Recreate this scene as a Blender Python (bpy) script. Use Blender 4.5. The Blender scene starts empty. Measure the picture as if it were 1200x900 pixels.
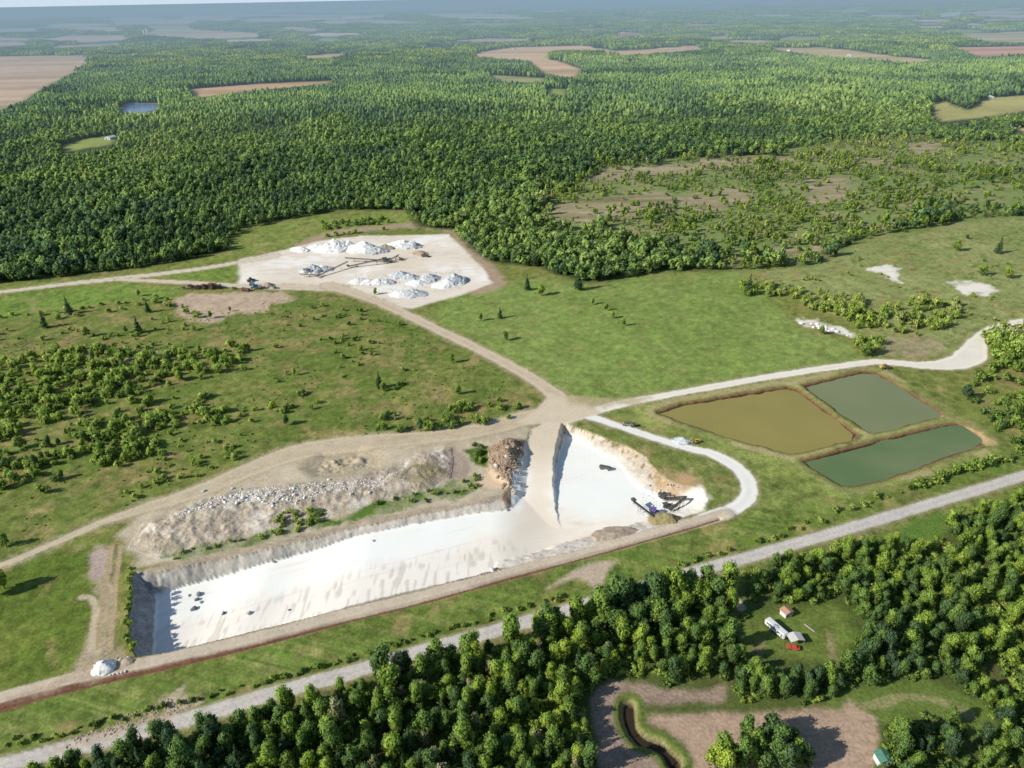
import bpy, bmesh, math, random
import numpy as np
from mathutils import Vector, Matrix
random.seed(11)
RNG = np.random.default_rng(7)
SC = bpy.context.scene
COL = SC.collection
R = math.radians

# ------------------------------------------------------------------ camera
F_PX, CAM_H, PITCH, ROLL = 832.0, 200.0, R(28.6), R(1.09)
_f = np.array([0, math.cos(PITCH), -math.sin(PITCH)])
_r0 = np.array([1.0, 0, 0]); _u0 = np.array([0, math.sin(PITCH), math.cos(PITCH)])
_r = _r0*math.cos(ROLL) - _u0*math.sin(ROLL)
_u = _u0*math.cos(ROLL) + _r0*math.sin(ROLL)
cam_d = bpy.data.cameras.new("camera"); cam = bpy.data.objects.new("camera", cam_d); COL.objects.link(cam)
cam.matrix_world = Matrix(((_r[0], _u[0], -_f[0], 0), (_r[1], _u[1], -_f[1], 0), (_r[2], _u[2], -_f[2], CAM_H), (0, 0, 0, 1)))
cam_d.sensor_width = 36; cam_d.lens = 36*F_PX/1200; cam_d.clip_start = 1; cam_d.clip_end = 400000
SC.camera = cam

def W(px, py, z=0.0):
    """survey helper: where a sight line of the aerial survey meets height z"""
    d = _f*F_PX + _r*(px-600.0) - _u*(py-450.0)
    if d[2] > -1.2: d = np.array([d[0], d[1], -1.2])
    t = (z-CAM_H)/d[2]
    return (d[0]*t, d[1]*t)
def WL(pts, z=0.0): return np.array([W(p[0], p[1], z) for p in pts])
def PXM(y): return F_PX/(y*math.cos(PITCH)+CAM_H*math.sin(PITCH))   # picture pixels per metre at ground distance y

# ------------------------------------------------------------------ noise
def _hash(ix, iy, seed):
    h = (ix.astype(np.int64)*374761393 + iy.astype(np.int64)*668265263 + seed*974634777) & 0xffffffff
    h = ((h ^ (h >> 13))*1274126177) & 0xffffffff
    h = h ^ (h >> 16)
    return (h & 0xffff).astype(np.float32)/65535.0
def vnoise(x, y, s, seed=0):
    x = x/s; y = y/s
    fx = np.floor(x); fy = np.floor(y)
    tx = (x-fx).astype(np.float32); ty = (y-fy).astype(np.float32)
    tx = tx*tx*(3-2*tx); ty = ty*ty*(3-2*ty)
    ix = fx.astype(np.int64); iy = fy.astype(np.int64)
    a = _hash(ix, iy, seed); b = _hash(ix+1, iy, seed); c = _hash(ix, iy+1, seed); d = _hash(ix+1, iy+1, seed)
    return (a*(1-tx)+b*tx)*(1-ty) + (c*(1-tx)+d*tx)*ty
def fbm(x, y, s, o=3, seed=0):
    v = 0; a = 1.0; t = 0
    for k in range(o):
        ca, sa = math.cos(k*1.3+.4), math.sin(k*1.3+.4)
        v = v + a*(vnoise(x*ca-y*sa, x*sa+y*ca, s, seed+k*17)-.5); t += a; a *= .55; s *= .5
    return v*2/t          # about -1..1
def sstep(a, b, v):
    t = np.clip((v-a)/(b-a), 0, 1); return t*t*(3-2*t)

# ------------------------------------------------------------------ distances
def seg_d(x, y, a, b):
    dx, dy = b[0]-a[0], b[1]-a[1]
    L = dx*dx+dy*dy+1e-9
    t = np.clip(((x-a[0])*dx+(y-a[1])*dy)/L, 0, 1)
    return np.hypot(x-a[0]-t*dx, y-a[1]-t*dy), t
def near(x, y, pts, m):
    lo = pts.min(0)-m; hi = pts.max(0)+m
    return np.nonzero((x > lo[0]) & (x < hi[0]) & (y > lo[1]) & (y < hi[1]))[0]
def sd_poly(x, y, pts, m):
    """signed distance, positive inside; -1e9 farther than m outside the box"""
    out = np.full(x.shape, -1e9, np.float32)
    i = near(x, y, pts, m)
    if not len(i): return out
    X, Y = x[i], y[i]; d = np.full(X.shape, 1e9); ins = np.zeros(X.shape, bool)
    n = len(pts)
    for k in range(n):
        a, b = pts[k], pts[(k+1) % n]
        d = np.minimum(d, seg_d(X, Y, a, b)[0])
        c = (a[1] > Y) != (b[1] > Y)
        with np.errstate(divide='ignore', invalid='ignore'):
            ins ^= c & (X < (b[0]-a[0])*(Y-a[1])/((b[1]-a[1]) if b[1] != a[1] else 1e-9)+a[0])
    out[i] = np.where(ins, d, -d)
    return out
def d_line(x, y, pts, m, widths=None):
    """distance to a polyline minus the local half width; 1e9 when farther than m"""
    out = np.full(x.shape, 1e9, np.float32)
    i = near(x, y, pts, m)
    if not len(i): return out
    X, Y = x[i], y[i]; d = np.full(X.shape, 1e9)
    for k in range(len(pts)-1):
        q, t = seg_d(X, Y, pts[k], pts[k+1])
        if widths is not None: q = q-(widths[k]*(1-t)+widths[k+1]*t)
        d = np.minimum(d, q)
    out[i] = d
    return out
def smooth_line(pts, n=6):
    P = np.array(pts, float); out = []
    for k in range(len(P)-1):
        p0 = P[max(k-1, 0)]; p1 = P[k]; p2 = P[k+1]; p3 = P[min(k+2, len(P)-1)]
        for j in range(n):
            t = j/n
            out.append(.5*((2*p1)+(-p0+p2)*t+(2*p0-5*p1+4*p2-p3)*t*t+(-p0+3*p1-3*p2+p3)*t**3))
    out.append(P[-1]); return np.array(out)

# ------------------------------------------------------------------ outlines in image coordinates (1200x900 image frame)
ROAD = [(-150, 940), (33, 890), (133, 867), (233, 840), (333, 810), (400, 792), (467, 772), (567, 743), (660, 717), (733, 696), (800, 675), (900, 647), (1000, 618), (1050, 603), (1100, 588), (1183, 563), (1300, 528), (1500, 470)]
BERM = [(-150, 872), (0, 822), (100, 796), (200, 773), (300, 750), (400, 723), (500, 698), (600, 670), (700, 644), (800, 617), (850, 603)]
DITCH = [(-150, 882), (0, 831), (100, 804), (200, 781), (300, 757), (400, 730), (500, 705), (600, 677), (700, 650), (800, 622), (842, 609)]
TRACKW = [(-100, 690), (0, 663), (63, 637), (117, 613), (167, 596), (233, 575), (300, 547), (345, 531), (400, 521), (500, 513), (567, 503), (617, 490), (655, 484)]
CENTRAL = [(385, 334), (433, 350), (467, 364), (533, 396), (600, 430), (633, 450), (657, 470), (660, 488)]
EAST = [(655, 489), (700, 480), (733, 472), (800, 460), (900, 442), (1000, 427), (1033, 424), (1083, 428), (1117, 426), (1137, 417), (1147, 399), (1167, 384), (1200, 376), (1300, 362)]
LOOP = [(685, 486), (733, 502), (800, 523), (833, 531), (860, 545), (876, 563), (877, 580), (866, 592), (850, 600), (825, 607)]
TOPRD = [(-200, 362), (0, 342), (33, 338), (83, 332), (150, 325), (233, 315), (287, 306), (320, 300)]
TOPRD2 = [(140, 327), (200, 330), (250, 333), (283, 335), (330, 336), (400, 338)]
PITRIM = [(157, 668), (152, 700), (151, 745), (160, 771), (200, 765), (300, 740), (400, 715), (500, 690), (580, 671), (600, 665), (667, 648), (733, 631), (790, 613), (822, 599), (832, 586), (822, 572), (790, 565), (772, 552), (757, 535), (735, 522), (705, 511), (680, 502), (663, 496), (640, 494), (622, 503), (612, 530), (603, 550), (597, 568), (588, 583), (553, 592), (480, 605), (420, 617), (370, 629), (320, 641), (270, 652), (220, 662), (177, 671)]
PITW = [7, 8, 7, 3, 2.5, 2.5, 2.5, 2.5, 4, 8, 12, 12, 12, 12, 10, 10, 10, 12, 12, 9, 6, 2.5, 2.5, 8, 10, 9, 8, 8, 6, 3.5, 3, 3, 3, 3, 3, 3.5, 6]
RAMP = [(650, 478), (638, 500), (629, 530), (625, 560), (626, 590), (630, 618)]
YARD = [(280, 304), (320, 296), (373, 283), (400, 279), (430, 276), (467, 276), (501, 275), (525, 275), (547, 295), (563, 313), (577, 332), (547, 343), (512, 353), (483, 361), (464, 361), (440, 350), (413, 340), (373, 335), (280, 336)]
YARDB = [(355, 287), (395, 272), (440, 268), (480, 264), (532, 270), (549, 288), (570, 313), (582, 332), (560, 340)]
POND1 = [(772, 483), (800, 474), (860, 464), (922, 454), (934, 457), (968, 482), (1003, 509), (997, 515), (940, 529), (925, 530), (880, 519), (800, 494)]
POND2 = [(943, 452), (1010, 436), (1027, 437), (1060, 456), (1100, 481), (1100, 487), (1040, 503), (1023, 506), (1011, 501), (975, 476)]
POND3 = [(943, 540), (1040, 514), (1113, 497), (1127, 497), (1151, 513), (1149, 520), (1060, 553), (1007, 568), (987, 568), (950, 546)]
FPOND = [(142, 128), (153, 121), (183, 122), (183, 129), (165, 133), (148, 133)]
LOTA = [(690, 820), (705, 803), (727, 797), (754, 800), (775, 807), (829, 809), (850, 803), (846, 821), (790, 826), (745, 823), (735, 840), (740, 862), (775, 890), (790, 940), (700, 940), (700, 870), (694, 845)]
LOTB = [(748, 840), (832, 836), (922, 835), (940, 831), (984, 831), (995, 822), (1008, 832), (1024, 842), (1028, 867), (1022, 900), (1015, 960), (815, 960), (812, 890), (800, 867), (775, 853)]
DCH = [(737, 826), (741, 850), (752, 865), (775, 876), (790, 892)]
SPOIL = [(150, 642), (168, 612), (225, 588), (290, 573), (345, 568), (400, 562), (450, 548), (490, 530), (530, 524), (531, 545), (528, 562), (500, 578), (430, 594), (360, 610), (300, 628), (240, 645), (185, 655)]
RUB = [(205, 606), (250, 585), (300, 572), (350, 568), (420, 566), (470, 556), (440, 575), (380, 583), (345, 592), (300, 590), (250, 598), (215, 612)]
SPOIL2 = [(572, 527), (590, 516), (612, 517), (614, 530), (606, 552), (597, 568), (583, 560), (574, 545)]
WORK = [(150, 640), (135, 628), (167, 600), (233, 577), (300, 549), (340, 534), (400, 524), (500, 517), (570, 506), (612, 500), (622, 503), (612, 530), (597, 566), (588, 580), (553, 590), (480, 602), (420, 613), (370, 626), (320, 637), (270, 648), (220, 658), (160, 664)]
HOLLOW = [(356, 548), (378, 531), (420, 525), (448, 532), (440, 548), (400, 556), (370, 558)]
FOREST = [(-500, 375), (-100, 345), (0, 331), (100, 322), (200, 308), (262, 296), (282, 268), (333, 257), (400, 246), (477, 246), (490, 266), (533, 270), (550, 290), (575, 307), (633, 314), (683, 331), (733, 326), (767, 318), (867, 316), (943, 312), (973, 303), (1007, 280), (1050, 271), (1100, 265), (1133, 257), (1200, 253), (1700, 235), (1700, 40), (600, 10), (-500, 55)]
SPARSE = [(600, 262), (630, 240), (690, 196), (790, 184), (870, 180), (960, 164), (1060, 160), (1200, 168), (1700, 170), (1700, 236), (1200, 254), (1133, 258), (1100, 266), (1007, 282), (960, 305), (900, 316), (800, 300), (700, 275)]
CLEAR = [[(622, 250), (650, 240), (700, 233), (770, 225), (800, 230), (790, 243), (740, 256), (700, 262), (640, 256)], [(685, 208), (720, 196), (790, 193), (860, 183), (925, 182), (925, 190), (850, 197), (780, 205), (700, 214)],
         [(780, 232), (870, 218), (880, 235), (830, 248)], [(940, 215), (990, 205), (1000, 230), (950, 240)], [(1060, 168), (1100, 165), (1105, 178), (1070, 180)], [(900, 292), (960, 289), (960, 300), (910, 303)], [(1000, 186), (1040, 184), (1050, 196), (1010, 198)]]
# far farmland: outline, colour
FIELDS = [
 ([(-260, 68), (0, 66), (107, 65), (100, 77), (50, 104), (28, 118), (0, 129), (-260, 160)], (196, 172, 148)),
 ([(223, 105), (300, 99), (387, 95), (387, 98), (283, 108), (233, 115)], (190, 160, 125)),
 ([(67, 173), (90, 165), (117, 160), (141, 160), (127, 170), (87, 176)], (150, 165, 90)),
 ([(50, 47), (80, 41), (150, 42), (150, 48), (90, 50)], (190, 170, 145)), ([(160, 41), (195, 32), (235, 35), (305, 39), (305, 43), (232, 47)], (205, 180, 140)),
 ([(130, 25), (180, 23), (225, 24), (225, 29), (135, 30)], (190, 170, 145)), ([(290, 22), (370, 21), (370, 25), (290, 27)], (195, 165, 140)),
 ([(-200, 50), (20, 49), (40, 54), (-200, 58)], (185, 165, 150)), ([(-200, 34), (40, 33), (50, 38), (-200, 41)], (180, 165, 155)),
 ([(60, 54), (140, 51), (150, 53), (60, 57)], (170, 150, 125)),
 ([(400, 20), (455, 16), (450, 21), (400, 23)], (200, 185, 155)), ([(495, 16), (560, 15), (610, 18), (600, 22), (545, 23), (505, 19)], (205, 185, 150)),
 ([(555, 63), (600, 55), (680, 53), (722, 60), (820, 54), (822, 59), (735, 66), (690, 59), (652, 59), (640, 68), (682, 82), (672, 92), (640, 87), (620, 72), (560, 68)], (208, 178, 145)),
 ([(572, 88), (640, 92), (632, 97), (590, 96)], (165, 165, 115)), ([(500, 55), (535, 55), (535, 57), (500, 57)], (190, 170, 140)),
 ([(643, 104), (663, 105), (662, 112), (644, 111)], (140, 155, 80)), ([(720, 38), (752, 38), (750, 42), (722, 42)], (195, 150, 130)),
 ([(895, 56), (960, 55), (990, 58), (1020, 62), (1095, 70), (1075, 74), (1000, 68), (930, 62)], (198, 180, 135)),
 ([(1110, 56), (1200, 54), (1500, 50), (1500, 64), (1200, 64), (1150, 67), (1130, 60)], (208, 160, 138)),
 ([(1120, 39), (1200, 36), (1500, 32), (1500, 46), (1200, 50), (1150, 48)], (190, 175, 135)),
 ([(800, 54), (820, 54), (825, 58), (800, 59)], (200, 170, 145)), ([(826, 43), (855, 42), (855, 46), (828, 47)], (190, 180, 130)), ([(960, 12), (1015, 11), (1015, 14), (960, 14)], (215, 200, 185)),
 ([(1098, 16), (1125, 14), (1130, 19), (1100, 21)], (200, 200, 175)), ([(1150, 23), (1200, 22), (1200, 25), (1150, 26)], (200, 165, 150)), ([(1160, 10), (1200, 9), (1200, 11), (1160, 12)], (200, 190, 170)),
 ([(1093, 123), (1105, 119), (1135, 130), (1160, 115), (1200, 112), (1500, 100), (1500, 128), (1200, 130), (1160, 137), (1105, 142), (1095, 135)], (178, 175, 115)),
 ([(1182, 152), (1200, 150), (1500, 146), (1500, 150), (1200, 155)], (205, 175, 140)),
 ([(240, 19), (300, 17), (310, 19), (250, 21)], (170, 160, 150)), ([(355, 66), (405, 63), (410, 67), (360, 70)], (190, 170, 125)),
]
WOODS1 = [(20, 925), (80, 900), (133, 886), (233, 859), (333, 829), (400, 809), (467, 790), (567, 761), (660, 736), (705, 715), (735, 712), (800, 694), (852, 684), (860, 700), (866, 745), (850, 780), (850, 1100), (-60, 1100)]
WOODS2 = [(850, 780), (866, 745), (866, 692), (880, 670), (940, 655), (1010, 634), (1060, 640), (1085, 628), (1130, 608), (1200, 583), (1550, 480), (1550, 1100), (850, 1100)]
GLADE = [(868, 735), (885, 722), (915, 712), (950, 712), (975, 704), (1000, 722), (1003, 745), (990, 765), (985, 782), (958, 776), (930, 768), (900, 768), (872, 762)]
GLADE_EX = [(880, 760), (990, 770), (985, 793), (940, 796), (895, 786)]
TRAIL = [(995, 828), (1030, 826), (1060, 817), (1100, 822), (1135, 838)]
DRIVE = [(845, 676), (856, 692), (868, 712)]
VERGE = [(1060, 612), (1100, 600), (1120, 604), (1110, 622), (1085, 640), (1062, 645), (1045, 632)]
ISLAND = [(165, 322), (233, 318), (284, 310), (286, 328), (262, 330), (200, 327)]

_fr = random.Random(77)   # FAR_EXTRA: small far holdings between woods
for _k in range(95):
    _y = _fr.choice([_fr.uniform(9, 20), _fr.uniform(14, 34), _fr.uniform(20, 50)]); _x = _fr.uniform(-60, 1260)
    if _fr.random() < .45: _x = _fr.uniform(-60, 420)
    _w = _fr.uniform(14, 46); _h = _fr.uniform(.7, 2.2)*(_y+10)/40
    FIELDS.append(([(_x-_w, _y), (_x-_w*.4, _y-_h), (_x+_w*.8, _y-_h*.8), (_x+_w, _y+_h*.3), (_x+_w*.2, _y+_h), (_x-_w*.7, _y+_h*.8)], _fr.choice([(205, 180, 150), (200, 188, 150), (190, 160, 140), (150, 165, 100), (214, 196, 168)])))
# ------------------------------------------------------------------ colours: as they look in full sun -> albedo
SUNK = 1.0
def alb(c, k=SUNK):
    c = np.array(c, float)/255.0
    return (np.where(c <= .04045, c/12.92, ((c+.055)/1.055)**2.4)/k).astype(np.float32)
_wl = {}
def wl(name, pts, smooth=True, z=0.0):
    if name not in _wl: _wl[name] = smooth_line(WL(pts, z)) if smooth else WL(pts, z)
    return _wl[name]
def hw(pxw, pts):   # half widths in metres given vertical pixel widths
    return None
def line_w(pts, w):  # widths per smoothed vertex
    w = np.array(w, float); n = len(pts)
    if w.size == 1: return np.full((n-1)*6+1, float(w[0]) if w.ndim else float(w))
    return np.interp(np.linspace(0, n-1, (n-1)*6+1), np.arange(n), w)

POND_Z = -0.9
PIT_D = 5.2
def terrain(x, y, full=True):
    """height, albedo, region id and masks (rough) of the land at x, y (metres)"""
    x = np.asarray(x, np.float64); y = np.asarray(y, np.float64)
    n = len(x); z = np.zeros(n, np.float32)
    nearm = y < 1500
    # ---- base relief
    z += fbm(x, y, 90, 3, 3)*.5*sstep(0, 40, y)
    z += fbm(x, y, 900, 3, 5)*sstep(1300, 4000, y)*9
    edge1 = fbm(x, y, 7, 3, 21)          # for ragged borders
    edge2 = fbm(x, y, 2.2, 2, 22)
    # ---- pit
    rim = WL(PITRIM)
    sdr = sd_poly(x, y, rim, 30)
    i = np.nonzero(sdr > -12)[0]
    rampw = rampe = ramptop = np.zeros(n, np.float32); pit = np.zeros(n, np.float32); dep = np.zeros(n, np.float32)
    if len(i):
        X, Y = x[i], y[i]; q = np.full(len(i), 1e9)
        m = len(rim)
        jag = edge1[i]*1.0+edge2[i]*.5
        for k in range(m):
            d, t = seg_d(X, Y, rim[k], rim[(k+1) % m])
            w = PITW[k]*(1-t)+PITW[(k+1) % m]*t
            q = np.minimum(q, (d+jag*np.minimum(1, w/5))/w)
        q = np.where(sdr[i] > 0, q, 0)
        prof = np.clip(q, 0, 1); prof = prof*.8+.2*prof**3
        dep[i] = prof
        pit[i] = (sdr[i] > 0)
        rough_floor = fbm(X, Y, 25, 2, 31)*.25
        z[i] = z[i]*(1-np.clip(prof*3, 0, 1)) - (PIT_D*(1-.5*sstep(-95, -60, X)*sstep(20, -10, X)) + 2.3*sstep(-100, -125, X))*prof + rough_floor*(prof > .9)
        # rock ribs on the steep faces
        face = (prof > .02) & (prof < .97)
        z[i] += np.where(face, fbm(X, Y, 5, 3, 33)*.35, 0)
        # ramp
        rl = wl('ramp', RAMP); 
        best = np.full(len(i), 1e9); zr = np.zeros(len(i)); hwid = np.zeros(len(i))
        mm = len(rl)
        for k in range(mm-1):
            d, t = seg_d(X, Y, rl[k], rl[k+1]); s = (k+t)/(mm-1)
            u = d < best
            best = np.where(u, d, best); zr = np.where(u, -PIT_D*sstep(.12, 1.0, s), zr); hwid = np.where(u, 8.0+s*2.5, hwid)
        side = X < np.interp(Y, rl[::-1, 1], rl[::-1, 0]); hr = zr - np.maximum(0, best-hwid+jag*.8)*np.where(side, .55, 2.2) + np.where(side & (best > hwid), fbm(X, Y, 4, 3, 35)*1.1, 0)
        won = (sdr[i] > 0) & (hr > z[i]); z[i] = np.where(won, hr, z[i])
        rampw = np.zeros(n, np.float32); rampe = np.zeros(n, np.float32); ramptop = np.zeros(n, np.float32)
        off_ = sstep(.2, 1.4, best-hwid+jag*.8)*won*(hr > -PIT_D*.93)
        rampw[i] = off_*side; rampe[i] = off_*(~side); ramptop[i] = (best < hwid+1)*sstep(-3.2, -.2, zr)
        onramp = (best < hwid+.5)
        dep[i] = np.where(onramp, 1, dep[i])
    # ---- spoil heap north of the pit
    sp = sd_poly(x, y, wl('spoil', SPOIL, False), 12)
    hgt = sstep(-1, 8, sp+edge1*2.2)
    hump = hgt*(1.6+.9*sstep(1, 2, sp*.12+edge1*.3)+fbm(x, y, 16, 3, 41)*1.0+fbm(x, y, 3.2, 3, 42)*.8)
    z += np.where(sp > -12, hump, 0).astype(np.float32)
    sp2 = sd_poly(x, y, wl('spoil2', SPOIL2, False), 10)
    h2 = sstep(-3, 7, sp2)
    z += np.where(sp2 > -10, h2*(3.6+fbm(x*.8+y*.5, y-x*.3, 6, 3, 45)*2.6+fbm(x, y, 2.6, 2, 46)*1.2), 0).astype(np.float32)
    ho = sd_poly(x, y, wl('hollow', HOLLOW, False), 6)
    z += np.where(ho > -6, -sstep(-4, 5, ho)*1.6+sstep(2, 7, ho)*fbm(x, y, 4, 3, 47)*1.6, 0).astype(np.float32)
    # ---- ponds
    pd = np.full(n, -1e9, np.float32)
    for nm, P in (('p1', POND1), ('p2', POND2), ('p3', POND3)):
        pd = np.maximum(pd, sd_poly(x, y, wl(nm, P, False), 25))
    pr = sstep(-2.0, 4, pd+edge1*1.4)
    z += np.where(pd > -25, .4*sstep(-14, -5, pd)*sstep(1, -5, pd) - pr*3, 0).astype(np.float32)
    fp = sd_poly(x, y, wl('fp', FPOND, False), 60)
    dl = d_line(x, y, wl('dch', DCH), 14)
    z += np.where(dl < 8, -2.2*sstep(3.6, .6, dl+edge1), 0).astype(np.float32)
    # ---- roads flatten
    berm = d_line(x, y, wl('berm', BERM), 12); ditch = d_line(x, y, wl('ditch', DITCH), 12)
    road = d_line(x, y, wl('road', ROAD), 30)
    z += np.where(berm < 12, .7*sstep(6, 2.5, berm)*(dep < .05), 0).astype(np.float32)
    z += np.where(ditch < 12, -.8*sstep(1.8, .4, ditch), 0).astype(np.float32)
    z += np.where(road < 30, .35*sstep(6, 3, road)-.7*sstep(3.4, 5.5, road)*sstep(9, 6.5, road), 0).astype(np.float32)
    if not full: return z
    # =================================================================== colour
    C = np.zeros((n, 3), np.float32); reg = np.zeros(n, np.int32); rough = np.zeros(n, np.float32)
    def lay(w, c):
        w = np.clip(w, 0, 1)[:, None].astype(np.float32); C[:] = C*(1-w)+(c if getattr(c, 'ndim', 1) == 2 else alb(c))*w
    n90 = fbm(x, y, 120, 3, 51); n30 = fbm(x, y, 30, 3, 52); n8 = fbm(x, y, 8, 3, 53); n3 = fbm(x, y, 2.5, 2, 54)
    px_ = 832/(y*.878+96)
    C[:] = alb((114, 128, 66))
    lay(.5+.9*n90, (126, 128, 72)); lay(-.1+.9*n30+.4*n8, (88, 112, 50)); lay(-.2+.7*n8+.6*n30, (140, 132, 82)); C *= 1
    def blob(pts, w=6, j=4, name=None):
        P = WL(pts); s = sd_poly(x, y, P, w*2+j*2)
        return np.where(s > -1e8, sstep(-w*.5, w*.5, s+j*(edge1*.7+.3*edge2)), 0)
    # big meadow, smooth and fresh
    mead = blob([(505, 370), (520, 350), (585, 335), (640, 325), (700, 335), (760, 322), (870, 320), (900, 345), (935, 385), (985, 400), (1010, 422), (900, 438), (790, 455), (700, 472), (665, 465), (640, 447), (560, 400)], 16, 8)
    lay(mead, (116, 139, 70)); lay(mead*(.35+.8*n90+.3*n30), (132, 149, 84)); lay(mead*(-.1+.6*n30), (98, 126, 58))
    m2 = blob([(973, 305), (1007, 282), (1133, 259), (1200, 255), (1600, 240), (1600, 380), (1200, 374), (1150, 385), (1120, 415), (1030, 415), (1000, 380), (940, 340), (880, 325), (900, 315)], 20, 10)
    lay(m2, (128, 142, 84)); lay(m2*(.3+.9*n30), (142, 148, 98)); lay(m2*(-.1+.7*n90), (112, 134, 68))
    m3 = blob([(-400, 370), (0, 345), (150, 331), (215, 340), (205, 352), (150, 352), (0, 376), (-400, 410)], 10, 5)
    lay(m3, (114, 140, 64))
    m4 = blob([(0, 336), (140, 322), (262, 300), (282, 270), (400, 250), (478, 248), (500, 268), (430, 268), (360, 285), (200, 315), (0, 340)], 10, 4)
    lay(m4, (122, 138, 70)); lay(blob(ISLAND, 5, 2), (112, 134, 62))
    # scrub field
    sc = blob([(-300, 400), (0, 380), (150, 355), (230, 350), (400, 345), (460, 370), (640, 460), (650, 478), (560, 500), (330, 526), (120, 608), (0, 655), (-300, 700)], 20, 10)
    lay(sc, (104, 122, 58)); lay(sc*(.0+.9*n30+.4*n3+.3*n8), (136, 130, 80)); lay(sc*sstep(.0, .5, fbm(x, y, 14, 4, 60)-.3*n30)*.6, (150, 134, 92)); lay(sc*(-.15+1.0*n8+.4*n30), (82, 104, 46)); lay(sc*(-.45+1.3*fbm(x, y, 18, 3, 57)), (150, 128, 98))
    lay(blob([(60, 440), (110, 415), (150, 405), (200, 410), (180, 430), (120, 432)], 8, 12)*.5*(n8 > .1), (175, 160, 130))
    # left bright grass, swath lines
    sw = .5+.5*np.sin((x*.28+y)*.9+n30*3)
    lf = blob([(-300, 700), (0, 658), (110, 615), (135, 650), (125, 720), (110, 770), (60, 800), (0, 818), (-300, 870)], 12, 8)
    lay(lf, (96, 116, 48)); lay(lf*(.1+.9*n30), (122, 132, 64)); lay(lf*sstep(.1, .7, n8-.3*n30), (78, 102, 38))
    lay(lf*sstep(.35, .8, fbm(x, y, 26, 3, 63)), (150, 140, 98))
    ld = d_line(x, y, wl('ditch', DITCH), 80)
    along = fbm((x*.3+y)*6, (x-y*.3)*.12, 8, 3, 61)
    strip = ((ld < 60) & (road < 60)) if False else None
    s2 = blob([(-300, 895), (0, 834), (100, 807), (200, 784), (400, 733), (600, 680), (800, 626), (845, 612), (1000, 560), (1160, 520), (1200, 510), (1500, 430), (1500, 466), (1300, 522), (1183, 556), (1000, 610), (800, 668), (660, 710), (467, 764), (233, 832), (0, 888), (-300, 970)], 6, 2)
    lay(s2, (104, 124, 58)); lay(s2*(.1+.9*along), (134, 140, 84)); lay(s2*(-.05-.9*along+.5*n8), (78, 108, 44)); lay(s2*sstep(.3, .9, n30+.4*along)*.7, (152, 148, 100))
    pg = blob([(690, 480), (770, 470), (930, 440), (1030, 432), (1120, 500), (1170, 520), (1160, 535), (1000, 585), (850, 608), (885, 580), (880, 555), (840, 528)], 10, 4)
    lay(pg, (124, 138, 74)); lay(pg*(.2+.9*n30), (142, 146, 88)); lay(pg*(-.2+.8*n8), (106, 124, 58))
    insd = blob([(668, 500), (685, 490), (733, 507), (800, 528), (833, 537), (856, 552), (868, 566), (866, 580), (850, 594), (825, 592), (822, 572), (790, 562), (760, 535), (720, 515)], 5, 4)
    lay(insd, (112, 126, 66)); lay(insd*(-.1+1.1*n8+.4*n30), (165, 150, 112))
    n5 = fbm(x, y, 5, 3, 58); br = fbm(x, y, 11, 4, 59); lay(np.where((mead > .5), .35, 1)*sstep(.12, .6, br)*.75, (150, 138, 94)); lay(np.where((mead > .5), .3, 1)*sstep(.2, .6, n5-.4*br)*.6, (74, 98, 40)); turf = 1+.2*n8+.34*n3+.12*n30; C *= turf[:, None]*np.array([1.14, 1.08, 1.0])[None]
    # dirt halos around roads
    def rd(nm, pts, w, c, halo=3, hc=(176, 162, 130), rid=None, j=.6, hs=.7):
        L = wl(nm, pts); d = d_line(x, y, L, 30, line_w(pts, w))+edge1*j+edge2*.35
        lay(np.where(d < 25, sstep(halo, 0, d+edge2*halo*.5+n8*halo*.4)*hs, 0), hc)
        m = np.where(d < 25, sstep(.7, -.5, d), 0)
        lay(m, c)
        lay(m*sstep(.7, .2, np.abs(d+1.25+edge1*.3))*.5*(.5+n8), tuple(min(250, v+14) for v in c)); lay(m*sstep(-1.9, -3, d)*(.25+.5*n8), tuple(v-22 for v in c))
        if rid is not None: reg[d < .2] = rid
        return d, m
    # yard, working dirt
    wk = blob(WORK, 5, 3); wks = fbm(x*.3, y*1.2, 4, 3, 68)
    cdirt = alb((198, 184, 156))[None]*(1+.16*n30[:, None]+.14*n8[:, None]+.1*n3[:, None])
    lay(wk, cdirt); 
    spw = np.where(sp > -12, sstep(-3, 4, sp+edge1*2), 0)
    strk = fbm(x*1.6, y*.35, 3.5, 3, 66); lay(spw, alb((188, 174, 152))[None]*(1+.2*n8[:, None]+.25*n3[:, None]+.3*strk[:, None])); lay(spw*sstep(.2, .8, n30+.5*n3), (158, 146, 112)); lay(spw*sstep(.2, .6, n8-.3*n30), (222, 212, 194))
    lay(np.where(sp2 > -10, sstep(-3, 2, sp2), 0), alb((158, 130, 102))[None]*(1+.35*n3[:, None]+.2*n8[:, None]))
    ring = fbm(x, y, 10, 2, 67)
    lay(np.where(ho > -6, sstep(-6, 2, ho)*.5, 0), (170, 156, 126))
    reg[(sp > 0)] = 7; reg[sp2 > 0] = 7
    # green strip below the heap and on it
    gs = blob([(195, 652), (240, 640), (300, 626), (360, 612), (400, 604), (430, 590), (500, 575), (560, 556), (580, 565), (556, 577), (500, 590), (430, 608), (360, 622), (290, 641), (220, 656)], 4, 5)
    lay(gs*(.65+.8*n8), (94, 120, 48))
    lay(blob([(545, 528), (560, 522), (572, 524), (572, 548), (556, 545)], 3, 2), (82, 104, 42))
    lay(blob([(528, 526), (545, 535), (552, 548), (545, 562), (528, 560)], 3, 2), (170, 152, 134))
    lay(blob([(560, 558), (575, 552), (590, 562), (598, 572), (575, 572), (560, 570)], 3, 1), (222, 196, 160))
    # yard
    yb = sd_poly(x, y, wl('yard', YARD, False), 30)
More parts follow.
